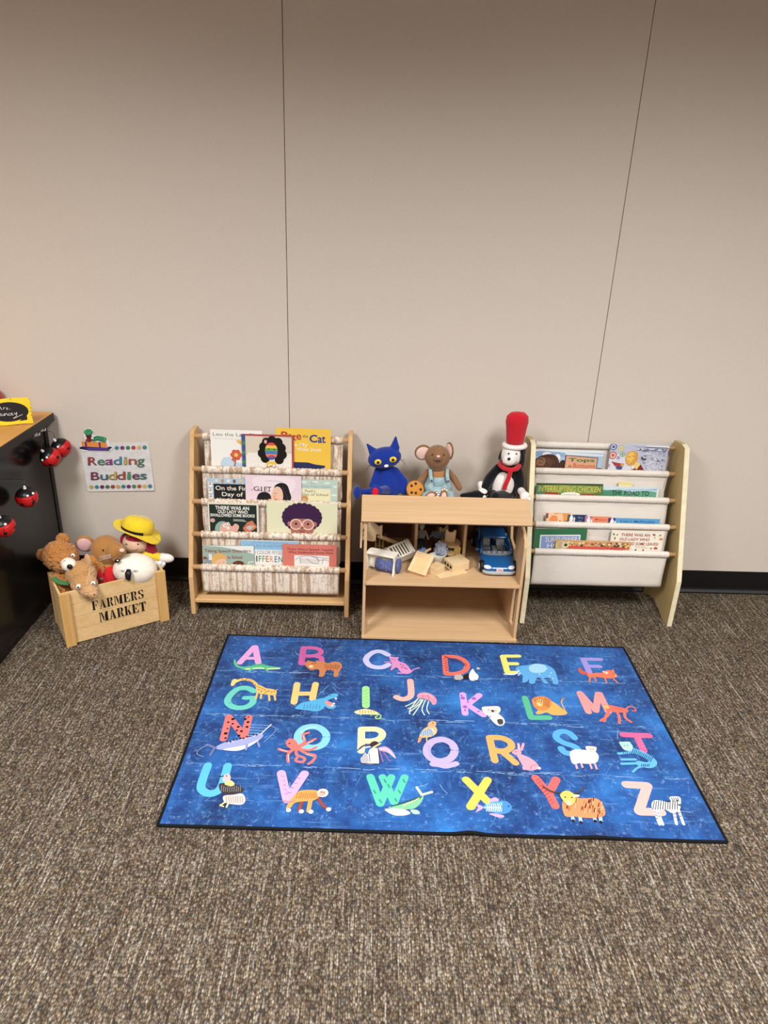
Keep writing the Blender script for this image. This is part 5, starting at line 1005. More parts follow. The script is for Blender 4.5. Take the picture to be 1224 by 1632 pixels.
('l','E8508E',23,[1373,413,1457,412]),('l','E8508E',23,[1415,408,1416,341]),('l','F080B0',2,[1415,397,1428,399]),('l','F080B0',2,[1414,385,1427,387]),('l','F080B0',2,[1414,373,1426,375]),('l','F080B0',2,[1414,361,1426,363]),('l','F080B0',2,[1414,350,1425,351]),('l','4FB0E8',25,[1375,344,1401,329,1421,310,1428,291,1411,277,1385,282]),('l','4FB0E8',10,[1377,331,1332,324]),('l','4FB0E8',10,[1377,300,1334,298]),('l','4FB0E8',10,[1382,284,1328,279]),('l','4FB0E8',7,[1412,272,1377,267,1352,246]),('p','A8DCD0',0,[1351,375,1380,378,1387,357,1374,338,1356,340,1350,356]),('d','A8DCD0',5,[1354,374,1380,375]),('d','203840',2,[1361,360,1371,362]),('d','F0B0A0',3,[1365,350]),('l','1a3a6a',2,[1386,347,1376,330]),('l','1a3a6a',2,[1391,344,1380,326]),('l','1a3a6a',2,[1395,341,1384,323]),('l','1a3a6a',2,[1400,337,1388,320]),('l','1a3a6a',2,[1404,334,1392,316]),('l','1a3a6a',2,[1408,330,1396,313]),('l','1a3a6a',2,[1413,327,1400,309]),('l','1a3a6a',2,[1417,323,1404,306]),('l','1a3a6a',2,[1421,320,1408,303]),('l','1a3a6a',2,[1426,317,1412,299]),('l','1a3a6a',2,[1430,313,1416,296]),('l','1a3a6a',2,[1434,310,1420,292]),('l','1a3a6a',1.8,[1385,269,1390,279]),('l','1a3a6a',1.6,[1348,329,1347,323]),('l','1a3a6a',1.8,[1391,269,1396,279]),('l','1a3a6a',1.6,[1355,329,1354,323]),('l','1a3a6a',1.8,[1396,270,1401,279]),('l','1a3a6a',1.6,[1361,329,1360,323]),('l','1a3a6a',1.8,[1402,270,1407,279]),('l','1a3a6a',1.6,[1368,329,1367,324]),('l','1a3a6a',1.8,[1407,270,1413,280]),('l','1a3a6a',1.6,[1374,330,1373,324]),],
[
('l','FFAFA8',28,[1316,194,1378,192]),('l','FFAFA8',28,[1378,192,1321,94]),('l','FFAFA8',28,[1321,92,1383,92]),('l','F2F2F0',8,[1367,101,1363,48]),('l','F2F2F0',8,[1375,101,1372,48]),('l','F2F2F0',8,[1421,98,1411,51]),('l','F2F2F0',8,[1436,103,1431,51]),('p','F2F2F0',0,[1364,117,1378,135,1400,134,1420,129,1432,139,1449,126,1438,101,1414,90,1399,101,1380,97,1365,97]),('p','F2F2F0',0,[1429,150,1457,151,1453,129,1441,114,1436,122,1427,133]),('l','22222a',2.2,[1378,133,1363,101]),('l','22222a',2.2,[1384,132,1370,101]),('l','22222a',2.2,[1391,134,1377,101]),('l','22222a',2.2,[1397,133,1384,101]),('l','22222a',2.2,[1405,134,1391,102]),('l','22222a',2.2,[1411,133,1398,102]),('l','22222a',2.2,[1418,135,1405,102]),('l','22222a',2.2,[1424,134,1412,103]),('l','22222a',2.2,[1432,135,1419,103]),('l','22222a',2.2,[1438,134,1426,103]),('l','22222a',2.2,[1445,136,1433,103]),('l','22222a',2,[1432,146,1433,132]),('l','22222a',2,[1438,147,1438,132]),('l','22222a',2,[1444,147,1443,132]),('l','22222a',2,[1450,147,1448,132]),('l','22222a',2,[1363,91,1368,91]),('l','22222a',2,[1362,80,1367,79]),('l','22222a',2,[1361,68,1366,68]),('l','22222a',2,[1371,87,1376,86]),('l','22222a',2,[1370,76,1375,75]),('l','22222a',2,[1416,86,1421,86]),('l','22222a',2,[1414,75,1418,74]),('l','22222a',2,[1431,89,1436,89]),('l','22222a',2,[1430,78,1435,77]),('d','22222a',2,[1445,136]),('d','55505a',4,[1445,119]),],
]

# ------------------------------------------------------------------ soft toys on the toy house
def ball(name, c, r, mat, parent, rot=(0, 0, 0), seg=18):
    b = MB(); b.ell(c, r if isinstance(r, tuple) else (r,) * 3, rot, seg); return b.build(name, mat, parent, True)
def stitch(name, pts, rad, mat, parent):
    b = MB(); b.tube(spline3(pts), rad, 6); return b.build(name, mat, parent, True)

# blue cat
P_blue = plush('cobalt_plush', '17328F', 800, 0.001, 0.5)
t = thing('plush_cat', 'cobalt blue plush cat with one leg hanging over the end of the house roof', 'soft toy', (0.085, -0.14, 0.482))
blob('body', [P_blue], t, ells=[((.088, -.138, .512), (.056, .05, .034))],
     caps=[((.078, -.128, .598), (.090, -.135, .525), .027, .052), ((.048, -.135, .585), (.030, -.16, .530), .017, .019), ((.112, -.135, .585), (.146, -.145, .545), .018, .020), ((.146, -.145, .545), (.150, -.165, .516), .020, .018),
           ((.075, -.17, .514), (-.012, -.20, .519), .018, .012), ((.090, -.16, .514), (.050, -.255, .548), .020, .014)], voxel=0.0035, it=5)
hd = blob('head', [P_blue], t, ells=[((.070, -.150, .645), (.066, .044, .043), (0, -.20, 0)), ((.030, -.155, .636), (.026, .03, .026)), ((.108, -.155, .653), (.026, .03, .028))],
     caps=[((.024, -.14, .664), (.000, -.138, .694), .018, .004), ((.108, -.14, .684), (.110, -.138, .727), .019, .004)], voxel=0.003, it=4)
ball('foot', (-.034, -.202, .516), (.016, .022, .027), P_blue, t)
ft = ball('foot', (.036, -.262, .548), (.020, .011, .026), P_blue, t)
ball('sole_patch', (.036, -.2705, .548), (.012, .004, .018), plain('red_felt', 'D2202A', 0.8, 0.1), ft)
eyem = plain('yellow_felt', 'E6C63A', 0.8, 0.1)
for x, z in ((.044, .640), (.101, .652)):
    e = ball('eye', (x, -.1895, z), (.0145, .006, .0115), eyem, t, (0, -.2, 0)); ball('pupil', (x, -.1945, z), (.006, .003, .006), M['bugblack'], e)
ball('nose', (.076, -.1955, .627), (.009, .005, .006), M['white'], t, (0, -.2, 0))
for s_, x0, z0 in ((-1, .016, .622), (1, .132, .648)):
    for k in range(3): stitch('whisker', [(x0, -.165, z0 - .002 * k), (x0 + s_ * .010, -.17, z0 - .004 - .005 * k), (x0 + s_ * .018, -.172, z0 - .012 - .007 * k + (.01 if k == 0 else 0))], .0005, M['bugblack'], t)

# brown mouse in overalls
P_mouse = plush('cocoa_plush', '8A6546', 1000, .0007, .4); P_pink = plush('pink_plush', 'E6C4BC', 1000, .0005, .3); P_tan = plush('tan_neck', 'A87A50', 1000, .0006, .3)
den = NT('light_denim'); fq = den.noise(700, detail=2); gq = den.noise(40, detail=3); den.base(den.mix(den.ramp(gq, [(.3, 0.), (.7, 1.)]), '7F9CA6', 'A9BFC2')); den.bump(fq, .5, .0012); denim = den.fin(.9, .1)
t = thing('plush_mouse', 'brown plush mouse in pale denim overalls, in the middle of the house roof', 'soft toy', (0.29, -0.15, 0.487))
hd = blob('head', [P_mouse], t, ells=[((.276, -.150, .653), (.050, .050, .049)), ((.273, -.185, .666), (.022, .026, .020)), ((.278, -.145, .628), (.040, .042, .036))], voxel=.0032, it=5)
blob('body', [P_mouse, P_tan], t, ells=[((.282, -.145, .565), (.040, .040, .055)), ((.285, -.15, .525), (.050, .048, .042))],
     caps=[((.243, -.145, .588), (.222, -.155, .565), .014, .014), ((.222, -.155, .565), (.200, -.175, .543), .014, .0125), ((.324, -.145, .590), (.350, -.155, .563), .014, .014), ((.350, -.155, .563), (.368, -.17, .536), .014, .0125)], voxel=.0032, it=5,
     regions=lambda c: 1 if (abs(c.x - .282) < .036 and c.z > .575) else 0)
blob('overalls', [denim], t, ells=[((.284, -.152, .530), (.058, .053, .044)), ((.287, -.165, .506), (.060, .055, .026)), ((.283, -.150, .560), (.046, .046, .03))],
     caps=[((.265, -.20, .512), (.238, -.235, .520), .026, .022), ((.305, -.20, .512), (.325, -.225, .520), .026, .022)], voxel=.0032, it=4, disp=.0022, dscale=55)
for x0, x1 in ((.250, .250), (.315, .316)):
    b = MB(); b.tube(spline3([(x0 + .004, -.196, .572), (x0, -.188, .592), (x1, -.165, .606), (x1, -.135, .608)]), .0075, 8, flat=.35); o = b.build('strap', denim, t, True)
    ball('button', (x0 + .004, -.199, .573), (.004, .003, .004), M['metal'], o)
b = MB(); b.obox((.284, -.1995, .560), (.036, .004, .018), (.15, 0, 0)); b.build('bib_pocket', denim, t, bevel=.0015)
for nm, c, rot, r in (('ear', (.219, -.140, .668), (0.1, .3, .15), (.034, .009, .033)), ('ear', (.322, -.142, .678), (0, .15, -1.15), (.030, .008, .036))):
    e = ball(nm, c, r, P_mouse, t, rot); cc = V(c) + Euler(rot).to_matrix() @ V((0, -.0035, -.001)); ball('inner_ear', cc, (r[0] * .84, r[1] * .8, r[2] * .84), P_pink, e, rot)
ball('nose', (.273, -.2085, .676), (.0075, .005, .005), P_pink, t)
stitch('mouth', [(.264, -.209, .658), (.268, -.2115, .662), (.273, -.212, .659), (.278, -.2115, .662), (.282, -.209, .658)], .0012, M['bugblack'], t)
for x in (.252, .296): ball('eye', (x, -.194, .679), .0028, M['bugblack'], t)
f1 = blob('foot', [P_mouse], t, ells=[((.298, -.262, .540), (.015, .009, .022)), ((.291, -.262, .562), (.005, .005, .006)), ((.299, -.262, .565), (.005, .005, .006)), ((.307, -.262, .561), (.005, .005, .006))], voxel=.002, it=2)
ball('sole', (.298, -.2705, .538), (.010, .002, .016), P_pink, f1)
for x, z in ((.291, .563), (.299, .566), (.307, .562)): ball('toe_pad', (x, -.267, z), (.0035, .002, .004), M['white'], f1)
f2 = blob('foot', [P_mouse], t, ells=[((.250, -.265, .541), (.021, .010, .013), (0, -.2, 0)), ((.271, -.265, .552), (.006, .005, .005)), ((.275, -.265, .544), (.006, .005, .005)), ((.273, -.265, .536), (.006, .005, .005))], voxel=.002, it=2)
ball('sole', (.248, -.2745, .541), (.015, .002, .009), P_pink, f2, (0, -.2, 0))
for x, z in ((.271, .552), (.276, .544), (.273, .536)): ball('toe_pad', (x, -.270, z), (.004, .002, .0035), M['white'], f2)
# the biscuit it holds
ck = thing('plush_cookie', 'round chocolate-chip cookie of felt in the brown mouse\'s paw', 'toy cookie', (.192, -.185, .51))
mm = Matrix.Translation((.193, -.190, .531)) @ Euler((1.05, .22, 0)).to_matrix().to_4x4()
b = MB(); b.lathe([(.001, -.006), (.030, -.006), (.0345, -.003), (.0355, 0), (.034, .004), (.028, .0068), (.001, .0075)], mm, 32); b.build('cookie_disc', plush('cookie_felt', 'C98A3E', 700, .0008, .4), ck, True)
for x, y in ((-.018, .010), (.004, -.014), (.020, .004), (-.004, .022), (-.012, -.016)):
    b = MB(); b.lathe([(.001, .0062), (.0058, .0062), (.0045, .0092), (.001, .0096)], mm @ Matrix.Translation((x, y, 0)), 10); b.build('chip', plain('chocolate', '3A1E12', .7), ck, True)

# black and white dog with a tall hat
P_blk = plush('black_plush', '121216', 900, .001, .5, .3); P_wht = plush('white_plush', 'E6E0DC', 900, .001, .4, .08); P_red = plush('red_plush', 'C21E2C', 900, .0008, .4)
t = thing('plush_dog', 'black and white plush dog in a tall red hat and red scarf', 'soft toy', (0.555, -0.14, 0.482))
bd = blob('body', [P_blk], t, ells=[((.552, -.140, .525), (.058, .048, .045)), ((.556, -.138, .575), (.046, .040, .050)), ((.585, -.130, .66), (.030, .036, .05)), ((.560, -.135, .62), (.034, .032, .03))],
     caps=[((.520, -.140, .612), (.487, -.160, .575), .018, .021), ((.487, -.160, .575), (.466, -.185, .542), .021, .018), ((.592, -.135, .615), (.606, -.150, .57), .022, .022), ((.606, -.150, .57), (.608, -.185, .530), .022, .019),
           ((.540, -.175, .512), (.430, -.205, .522), .022, .018), ((.430, -.205, .522), (.376, -.215, .520), .016, .010), ((.56, -.17, .510), (.50, -.24, .530), .024, .020)], voxel=.0036, it=5)
b = MB(); b.ell((.541, -.163, .545), (.044, .036, .062), (-.12, .12, 0), 24); b.build('belly', P_wht, t, True)
hd = blob('head', [P_wht, P_blk], t, ells=[((.564, -.152, .672), (.042, .042, .042)), ((.552, -.180, .660), (.028, .022, .024)), ((.590, -.135, .675), (.034, .036, .046))], voxel=.0032, it=5, regions=lambda c: 1 if c.x > .592 or c.y > -.135 else 0)
ball('ear', (.606, -.160, .660), (.011, .016, .036), P_blk, t, (.1, -.12, 0))
ball('ear', (.523, -.145, .668), (.006, .012, .022), P_blk, t, (.1, .2, 0))
ball('nose', (.546, -.2015, .672), (.006, .005, .006), M['bugblack'], t)
for x in (.545, .575): ball('eye', (x, -.190, .690), .0034, M['bugblack'], t)
stitch('mouth', [(.530, -.195, .652), (.542, -.200, .647), (.556, -.202, .646), (.568, -.198, .650), (.578, -.192, .658)], .0007, M['bugblack'], t)
# hat
hm = Matrix.Translation((.573, -.150, .712)) @ Euler((.06, -.02, 0)).to_matrix().to_4x4()
b = MB(); b.lathe([(.001, 0), (.034, 0), (.036, .03), (.040, .07), (.044, .095), (.041, .118), (.028, .131), (.001, .135)], hm @ Matrix.Diagonal((1, .7, 1, 1)), 30); hat = b.build('hat', P_red, t, True)
b = MB(); b.lathe([(.030, -.006), (.046, -.008), (.050, -.002), (.047, .006), (.036, .010), (.030, .006)], hm @ Matrix.Diagonal((1, .8, 1, 1)), 30); b.build('hat_brim', P_wht, hat, True)
sc_ = MB(); sc_.tube(spline3([(.522, -.158, .634), (.535, -.188, .628), (.556, -.196, .626), (.580, -.188, .628), (.596, -.160, .634), (.585, -.118, .636), (.545, -.112, .636), (.522, -.158, .634)]), .0105, 10, flat=.8)
sf = sc_.build('scarf', P_red, t, True)
b = MB(); b.tube(spline3([(.556, -.204, .628), (.552, -.208, .600), (.543, -.210, .572), (.539, -.207, .548)]), [.009] * 18 + [.011], 8, flat=.4); b.build('scarf_tail', P_red, sf, True)
for nm, c in (('paw', (.458, -.196, .530)), ('paw', (.614, -.245, .538))):
    blob(nm, [P_wht], t, ells=[(c, (.020, .017, .018)), (V(c) + V((-.010, -.010, -.010)), (.009, .009, .009)), (V(c) + V((.004, -.014, -.013)), (.009, .009, .009)), (V(c) + V((.015, -.008, -.010)), (.009, .009, .009))],
         caps=[(c, V(c) + (V((-.004, .03, .02)) if c[0] < .5 else V((-.005, .055, .0))), .014, .015)], voxel=.0022, it=3)

# ------------------------------------------------------------------ soft toys in the crate
P_bear = plush('honey_bear_fur', 'B87A3C', 260, .004, 1.0, .3); P_cream = plush('cream_fur', 'EFE4D4', 500, .001, .5, .08)
t = thing('teddy_bear', 'curly honey-brown teddy bear at the desk end of the crate', 'soft toy', (-1.14, -.37, .02))
hd = blob('head', [P_bear], t, ells=[((-1.147, -.365, .291), (.066, .058, .060)), ((-1.120, -.405, .283), (.045, .033, .04))], voxel=.0024, it=4, disp=.008, dscale=110)
for c in ((-1.216, -.355, .288), (-1.138, -.345, .350)):
    e = blob('ear', [P_bear], t, ells=[(c, (.026, .018, .026))], voxel=.0024, it=2, disp=.006, dscale=120)
mz = blob('muzzle', [P_cream], t, ells=[((-1.086, -.440, .292), (.027, .024, .024)), ((-1.094, -.425, .288), (.03, .02, .026))], voxel=.0025, it=3)
ball('nose', (-1.074, -.4620, .297), (.0105, .008, .010), M['bugblack'], t)
for c in ((-1.128, -.425, .296), (-1.079, -.412, .318)):
    e = ball('eye', c, .0075, plain('eye_white', 'EDEAE4', .3), t); ball('pupil', V(c) + V((.001, -.0062, .001)), .0036, M['bugblack'], e)
blob('body', [P_bear], t, ells=[((-1.125, -.385, .17), (.060, .055, .09)), ((-1.115, -.385, .08), (.06, .055, .06))], caps=[((-1.085, -.35, .235), (-1.035, -.345, .262), .026, .024), ((-1.035, -.345, .262), (-1.01, -.36, .235), .024, .022), ((-1.150, -.415, .215), (-1.120, -.445, .165), .026, .022)], voxel=.003, it=4, disp=.008, dscale=110)
b = MB(); b.tube(spline3([(-1.150, -.440, .238), (-1.12, -.457, .228), (-1.09, -.452, .222)]), .011, 8, flat=.4); b.build('green_strap', plush('green_cord', '3F7A45', 900, .0006), t, True)

P_soft = plush('tawny_fur', 'B98A58', 420, .002, .7, .16); P_skin = plush('tawny_smooth', 'C0966C', 1000, .0006, .3, .1)
t = thing('plush_armadillo', 'tan plush animal with a long snout and white eyes hanging over the crate front', 'soft toy', (-1.04, -.43, .15))
blob('head', [P_soft, P_skin], t, ells=[((-1.050, -.432, .252), (.056, .046, .050)), ((-1.030, -.464, .228), (.048, .040, .038)), ((-1.004, -.488, .212), (.032, .026, .023)), ((-.988, -.499, .206), (.020, .016, .014))], voxel=.0024, it=4, disp=.0045, dscale=130, regions=lambda c: 1 if (c.z < .238 and c.y < -.462) or c.x > -1.012 else 0)
blob('body', [P_soft], t, ells=[((-1.050, -.405, .13), (.05, .045, .10))], voxel=.004, it=3, disp=.003, dscale=110)
for c, r in (((-1.090, -.440, .290), (.2, -.3, .2)), ((-1.020, -.425, .305), (-.1, -.2, -.3))):
    e = ball('ear', c, (.014, .009, .026), P_skin, t, r)
for c in ((-1.034, -.504, .240), (-.990, -.478, .240)):
    e = ball('eye', c, .0085, plain('eye_cream', 'F2EEE6', .3), t); ball('pupil', V(c) + V((.0015, -.0068, .001)), .0034, M['bugblack'], e)
ball('nostril', (-.978, -.511, .212), (.003, .003, .002), M['bugblack'], t)

P_m2 = plush('ginger_mouse_fur', 'A87640', 900, .0009, .5); P_redf = plush('red_overall', 'D0242C', 900, .0008, .4)
t = thing('plush_mouse', 'ginger plush mouse in red overalls standing in the middle of the crate', 'soft toy', (-.99, -.31, .02))
hd = blob('head', [P_m2], t, ells=[((-.995, -.305, .288), (.060, .054, .062)), ((-.950, -.335, .302), (.038, .034, .036)), ((-.925, -.350, .310), (.022, .020, .022)), ((-.945, -.345, .280), (.022, .02, .016))], voxel=.0035, it=5)
e = ball('ear', (-1.082, -.285, .305), (.036, .010, .036), P_m2, t, (.1, .1, .2)); ball('inner_ear', (-1.083, -.2895, .303), (.030, .008, .030), plush('ear_pink', 'DDB0B0', 900, .0005, .3), e, (.1, .1, .2))
ball('nose', (-.912, -.369, .322), (.010, .008, .008), P_pink, t)
ball('eye', (-.988, -.355, .314), .0036, M['bugblack'], t)
for k in range(3): stitch('whisker', [(-.955, -.371, .304 - .006 * k), (-.985, -.371, .298 - .007 * k), (-1.005, -.364, .290 - .008 * k)], .0006, M['white'], t)
b = MB(); b.ell((-.933, -.371, .279), (.011, .006, .008), (0, -.5, 0)); mo = b.build('mouth', M['bugblack'], t, True); ball('tooth', (-.930, -.377, .283), (.0035, .002, .003), M['white'], mo)
blob('body', [P_m2, P_redf], t, ells=[((-.995, -.325, .185), (.052, .042, .075)), ((-.995, -.325, .09), (.05, .04, .07))], caps=[((-1.035, -.335, .225), (-1.030, -.375, .19), .020, .018)], voxel=.0036, it=4, regions=lambda c: 1 if (c.z < .240 and c.x > -1.012) else 0)
b = MB(); b.tube(spline3([(-1.010, -.374, .245), (-1.004, -.378, .215), (-.992, -.377, .185)]), .0125, 8, flat=.4); sb = b.build('strap', P_redf, t, True)
ball('button', (-.998, -.384, .205), (.007, .004, .007), plain('grey_button', '8A8488', .4), sb)

t = thing('rag_doll', 'rag doll with red hair under a yellow brimmed hat at the back of the crate', 'doll', (-.91, -.20, .02))
P_yel = plush('yellow_felt_cloth', 'E8C92E', 1000, .0006, .35, .08); P_face = plush('doll_skin', 'E2BC9E', 1200, .0004, .2, .05); P_hair = plush('red_yarn', '9E1A2E', 300, .003, .8)
blob('head', [P_face], t, ells=[((-.915, -.207, .276), (.051, .042, .044))], voxel=.0035, it=4)
blob('hair', [P_hair], t, ells=[((-.912, -.185, .285), (.058, .046, .046)), ((-.862, -.195, .262), (.022, .028, .040)), ((-.852, -.195, .232), (.017, .02, .03)), ((-.966, -.195, .282), (.012, .024, .024)), ((-.905, -.222, .304), (.044, .024, .012))], voxel=.0035, it=3, disp=.003, dscale=90)
hm = Matrix.Translation((-.906, -.198, .322)) @ Euler((-.10, .22, 0)).to_matrix().to_4x4()
b = MB(); b.lathe([(.001, .002), (.050, .002), (.054, .02), (.052, .042), (.040, .056), (.001, .061)], hm @ Matrix.Diagonal((1.16, .95, 1, 1)), 32); ht = b.build('hat', P_yel, t, True)
b = MB(); n = 40
b.grid(lambda u_, v_: hm @ V(((.045 + .040 * v_) * 1.12 * cos(2*pi*u_), (.045 + .026 * v_) * sin(2*pi*u_), .004 - .026 * v_ * max(0, cos(2*pi*u_ + .2)) ** 2 + .016 * v_ * max(0, -cos(2*pi*u_)) + .004 * v_ * sin(6*pi*u_))), n, 6)
b.build('hat_brim', P_yel, ht, True, solid=.003)
b = MB()
b.grid(lambda u_, v_: hm @ V((.0545 * 1.163 * cos(-2.9 + 1.9 * u_), .0545 * .955 * sin(-2.9 + 1.9 * u_), .006 + .010 * v_)), 16, 1)
b.build('hat_ribbon', M['black'], ht, True, solid=.001)
for x in (-.938, -.893): ball('eye', (x, -.2465 if x < -.9 else -.245, .289), .0028, M['bugblack'], t)
stitch('mouth', [(-.935, -.243, .267), (-.920, -.2485, .2635), (-.905, -.2485, .264), (-.893, -.245, .269)], .0008, plain('mouth_thread', '8A3A3A', .7), t)
blob('body', [P_yel, M['white']], t, ells=[((-.915, -.200, .15), (.055, .04, .09))], caps=[((-.880, -.205, .222), (-.838, -.205, .212), .020, .020), ((-.838, -.205, .212), (-.822, -.205, .211), .020, .019), ((-.945, -.205, .222), (-.955, -.22, .19), .020, .018)], voxel=.0036, it=4)
blob('hand', [plush('doll_hand', 'E8E2DE', 900, .0006, .3, .05)], t, ells=[((-.800, -.206, .210), (.033, .019, .019), (0, .08, 0)), ((-.812, -.206, .210), (.02, .0205, .0205))], voxel=.003, it=3)

t = thing('plush_bird', 'round white plush bird with a dark beak at the right of the crate', 'soft toy', (-.88, -.32, .02))
blob('body', [P_cream], t, ells=[((-.886, -.328, .222), (.084, .066, .062)), ((-.890, -.305, .13), (.062, .045, .08))], voxel=.0042, it=5)
b = MB(); b.tube([(-.884, -.399, .258), (-.884, -.410, .246), (-.886, -.412, .228), (-.886, -.402, .214)], [.008, .0125, .011, .006], 10, flat=.7); b.build('beak', M['bugblack'], t, True)
for x in (-.912, -.864):
    e = ball('eye', (x, -.390, .252), (.008, .004, .008), plain('eye_pale', 'F7F5F0', .4), t); ball('pupil', (x + .001, -.3945, .252), .0018, M['bugblack'], e)
blob('wing_tip', [P_wht], t, ells=[((-.806, -.272, .214), (.018, .016, .016)), ((-.818, -.276, .222), (.010, .010, .010)), ((-.803, -.280, .226), (.010, .010, .010)), ((-.793, -.272, .218), (.010, .010, .010))], caps=[((-.83, -.29, .185), (-.808, -.273, .210), .016, .015)], voxel=.0024, it=2, disp=.0015, dscale=140)

# ------------------------------------------------------------------ toys on the middle shelf
SZ = 0.2482
def local_thing(name, label, cat, loc, rot=(0, 0, 0), group=None):
    t = thing(name, label, cat, loc, group); t.rotation_euler = rot; return t
def put(mb, name, mat, parent, **k):
    o = mb.build(name, mat, None, **k); o.parent = parent; return o
# white bed on its side
t = local_thing('toy_bed', 'white toy bed with blue flowered bedding lying on its side', 'toy furniture', (.008, -.332, SZ), (0, 0, -.36))
put(MB().box((.004, .018, .006), (.118, .024, .070)), 'base_board', M['toy_white'], t, bevel=.001)
put(MB().box((.004, -.004, .070), (.116, .046, .076)), 'side_rail', M['toy_white'], t, bevel=.001)
put(MB().prism([(-.004, 0), (.040, 0), (.046, .01), (.048, .036), (.046, .066), (.040, .076), (-.004, .076), (-.002, .05), (-.004, .036), (-.002, .02)], 0, .005), 'headboard', M['toy_white'], t, bevel=.001)
put(MB().prism([(-.016, -.0), (.026, 0), (.03, .01), (.034, .036), (.03, .066), (.026, .078), (-.012, .078), (-.006, .05), (-.010, .030)], .112, .118), 'footboard', M['toy_white'], t, bevel=.001)
bl = NT('blue_flower_cloth'); vv = bl.n('ShaderNodeTexVoronoi'); vv.inputs['Scale'].default_value = 1.0; bl.l(bl.coord((130, 130, 130)), vv.inputs['Vector'])
bl.base(bl.mix(bl.ramp(vv.outputs['Distance'], [(.12, 1.), (.22, 0.)]), '565F8E', 'BFC4DA')); bl.bump(bl.noise(70), .4, .002); blue_cloth = bl.fin(.9, .1)
q = MB(); q.grid(lambda u_, v_: V((.038 + .072 * u_, .008 - .009 * sin(pi * v_) - .003 * noise.noise(V((u_ * 5, v_ * 5, 1))), .006 + .046 * v_ + .004 * sin(u_ * 9) * v_)), 18, 12)
o = put(q, 'bedding', blue_cloth, t, smooth=True, solid=.010)
q = MB(); q.ell((.127, .018, .034), (.010, .020, .033), seg=16); put(q, 'bedding', blue_cloth, t, smooth=True)
# crib
t = local_thing('toy_crib', 'white toy crib with a slatted side, tipped over behind the toy bed', 'toy furniture', (.140, -.262, SZ + .044), (.55, -.25, .42))
q = MB(); q.box((-.045, -.034, .019), (.045, -.027, .023)); q.box((-.045, .022, .019), (.045, .029, .023)); q.box((-.045, -.034, .019), (-.036, .029, .023)); q.box((.036, -.034, .019), (.045, .029, .023))
for k in range(6): q.box((-.029 + k * .0115, -.028, .0195), (-.0225 + k * .0115, .024, .0225))
put(q, 'slatted_side', M['toy_white'], t, bevel=.0006)
put(MB().box((-.045, -.034, -.022), (.045, -.029, .022)), 'crib_base', M['toy_white'], t, bevel=.0006)
arch = [(-.036, -.026)] + [(.024 + .016 * sin(pi * k / 8), -.026 + .052 * k / 8) for k in range(9)] + [(-.036, .026)]
for x in (-.050, .045): put(MB().prism(arch, x, x + .005), 'end_panel', M['toy_white'], t, bevel=.001)
# plank furniture poking out of the window
t = local_thing('toy_loft_bed', 'pale wooden toy frame poking out through the left side window', 'toy furniture', (.028, -.27, SZ + .10))
q = MB(); q.prism([(-.032, .088), (-.018, .090), (.028, .055), (.038, .063), (.040, .058), (.040, .006), (.034, .006), (.034, .022), (.016, .022), (.016, -.004), (.006, -.010), (-.034, -.004), (-.034, .014), (-.020, .014), (-.020, .02), (-.034, .02)], 0, .006, axis='y'); put(q, 'end_frame', M['toy_wood2'], t, bevel=.0008)
q = MB(); q.prism([(-.040, -.058), (-.034, -.062), (-.034, -.056), (-.037, .034), (-.040, .036), (-.046, .034), (-.046, -.05)], -.07, -.062, axis='y')
q = MB().box((-.045, -.072, .028), (-.036, -.055, .096)); q.box((-.045, -.072, -.004), (-.038, -.058, .03)); q.box((-.045, -.066, .05), (-.030, .004, .062)); put(q, 'end_frame', M['toy_wood2'], t, bevel=.0008)
q = MB().obox((.066, .050, -.022), (.128, .024, .014), (0, .52, .58)); put(q, 'side_plank', M['toy_wood2'], t, bevel=.001)
t = local_thing('toy_shelf', 'small wooden toy shelf behind the toy bed, under the plank', 'toy furniture', (.060, -.19, SZ))
q = MB(); q.box((-.018, 0, 0), (-.012, .03, .062)); q.box((-.002, 0, 0), (.004, .03, .066)); q.box((.012, 0, 0), (.018, .03, .058)); put(q, 'uprights', M['toy_wood'], t, bevel=.0008); put(MB().box((-.018, .002, .03), (.018, .03, .034)), 'shelf_board', M['toy_wood'], t)
t = local_thing('toy_chair', 'tiny wooden chair lying in the dark at the back of the left room', 'toy furniture', (.105, -.10, SZ), (0, 0, .3))
put(MB().box((-.014, -.012, .012), (.014, .012, .017)), 'seat', M['toy_wood2'], t); put(MB().obox((-.016, 0, .030), (.004, .024, .036), (0, -.35, 0)), 'backrest', M['toy_wood2'], t)
for x, y in ((-.012, -.01), (.012, -.01), (-.012, .01), (.012, .01)): put(MB().box((x - .002, y - .002, 0), (x + .002, y + .002, .012)), 'leg', M['toy_wood2'], t)
# dresser lying back
t = local_thing('toy_dresser', 'pale wooden toy dresser tilted on its back at the front of the shelf', 'toy furniture', (.222, -.335, SZ + .026), (.52, .10, -.42))
put(MB().box((-.033, -.045, -.016), (.033, .045, .012)), 'carcass', M['toy_wood2'], t, bevel=.001)
put(MB().box((-.037, -.048, .012), (.037, .048, .0165)), 'top_board', M['toy_wood2'], t, bevel=.0012)
put(MB().box((-.025, -.046, .0165), (.025, .040, .0175)), 'front_face', M['toy_wood'], t, bevel=.0005)
for x in (-.033, .029):
    for y in (-.045, .041): put(MB().box((x, y, -.024), (x + .004, y + .004, -.016)), 'leg', M['toy_wood2'], t)
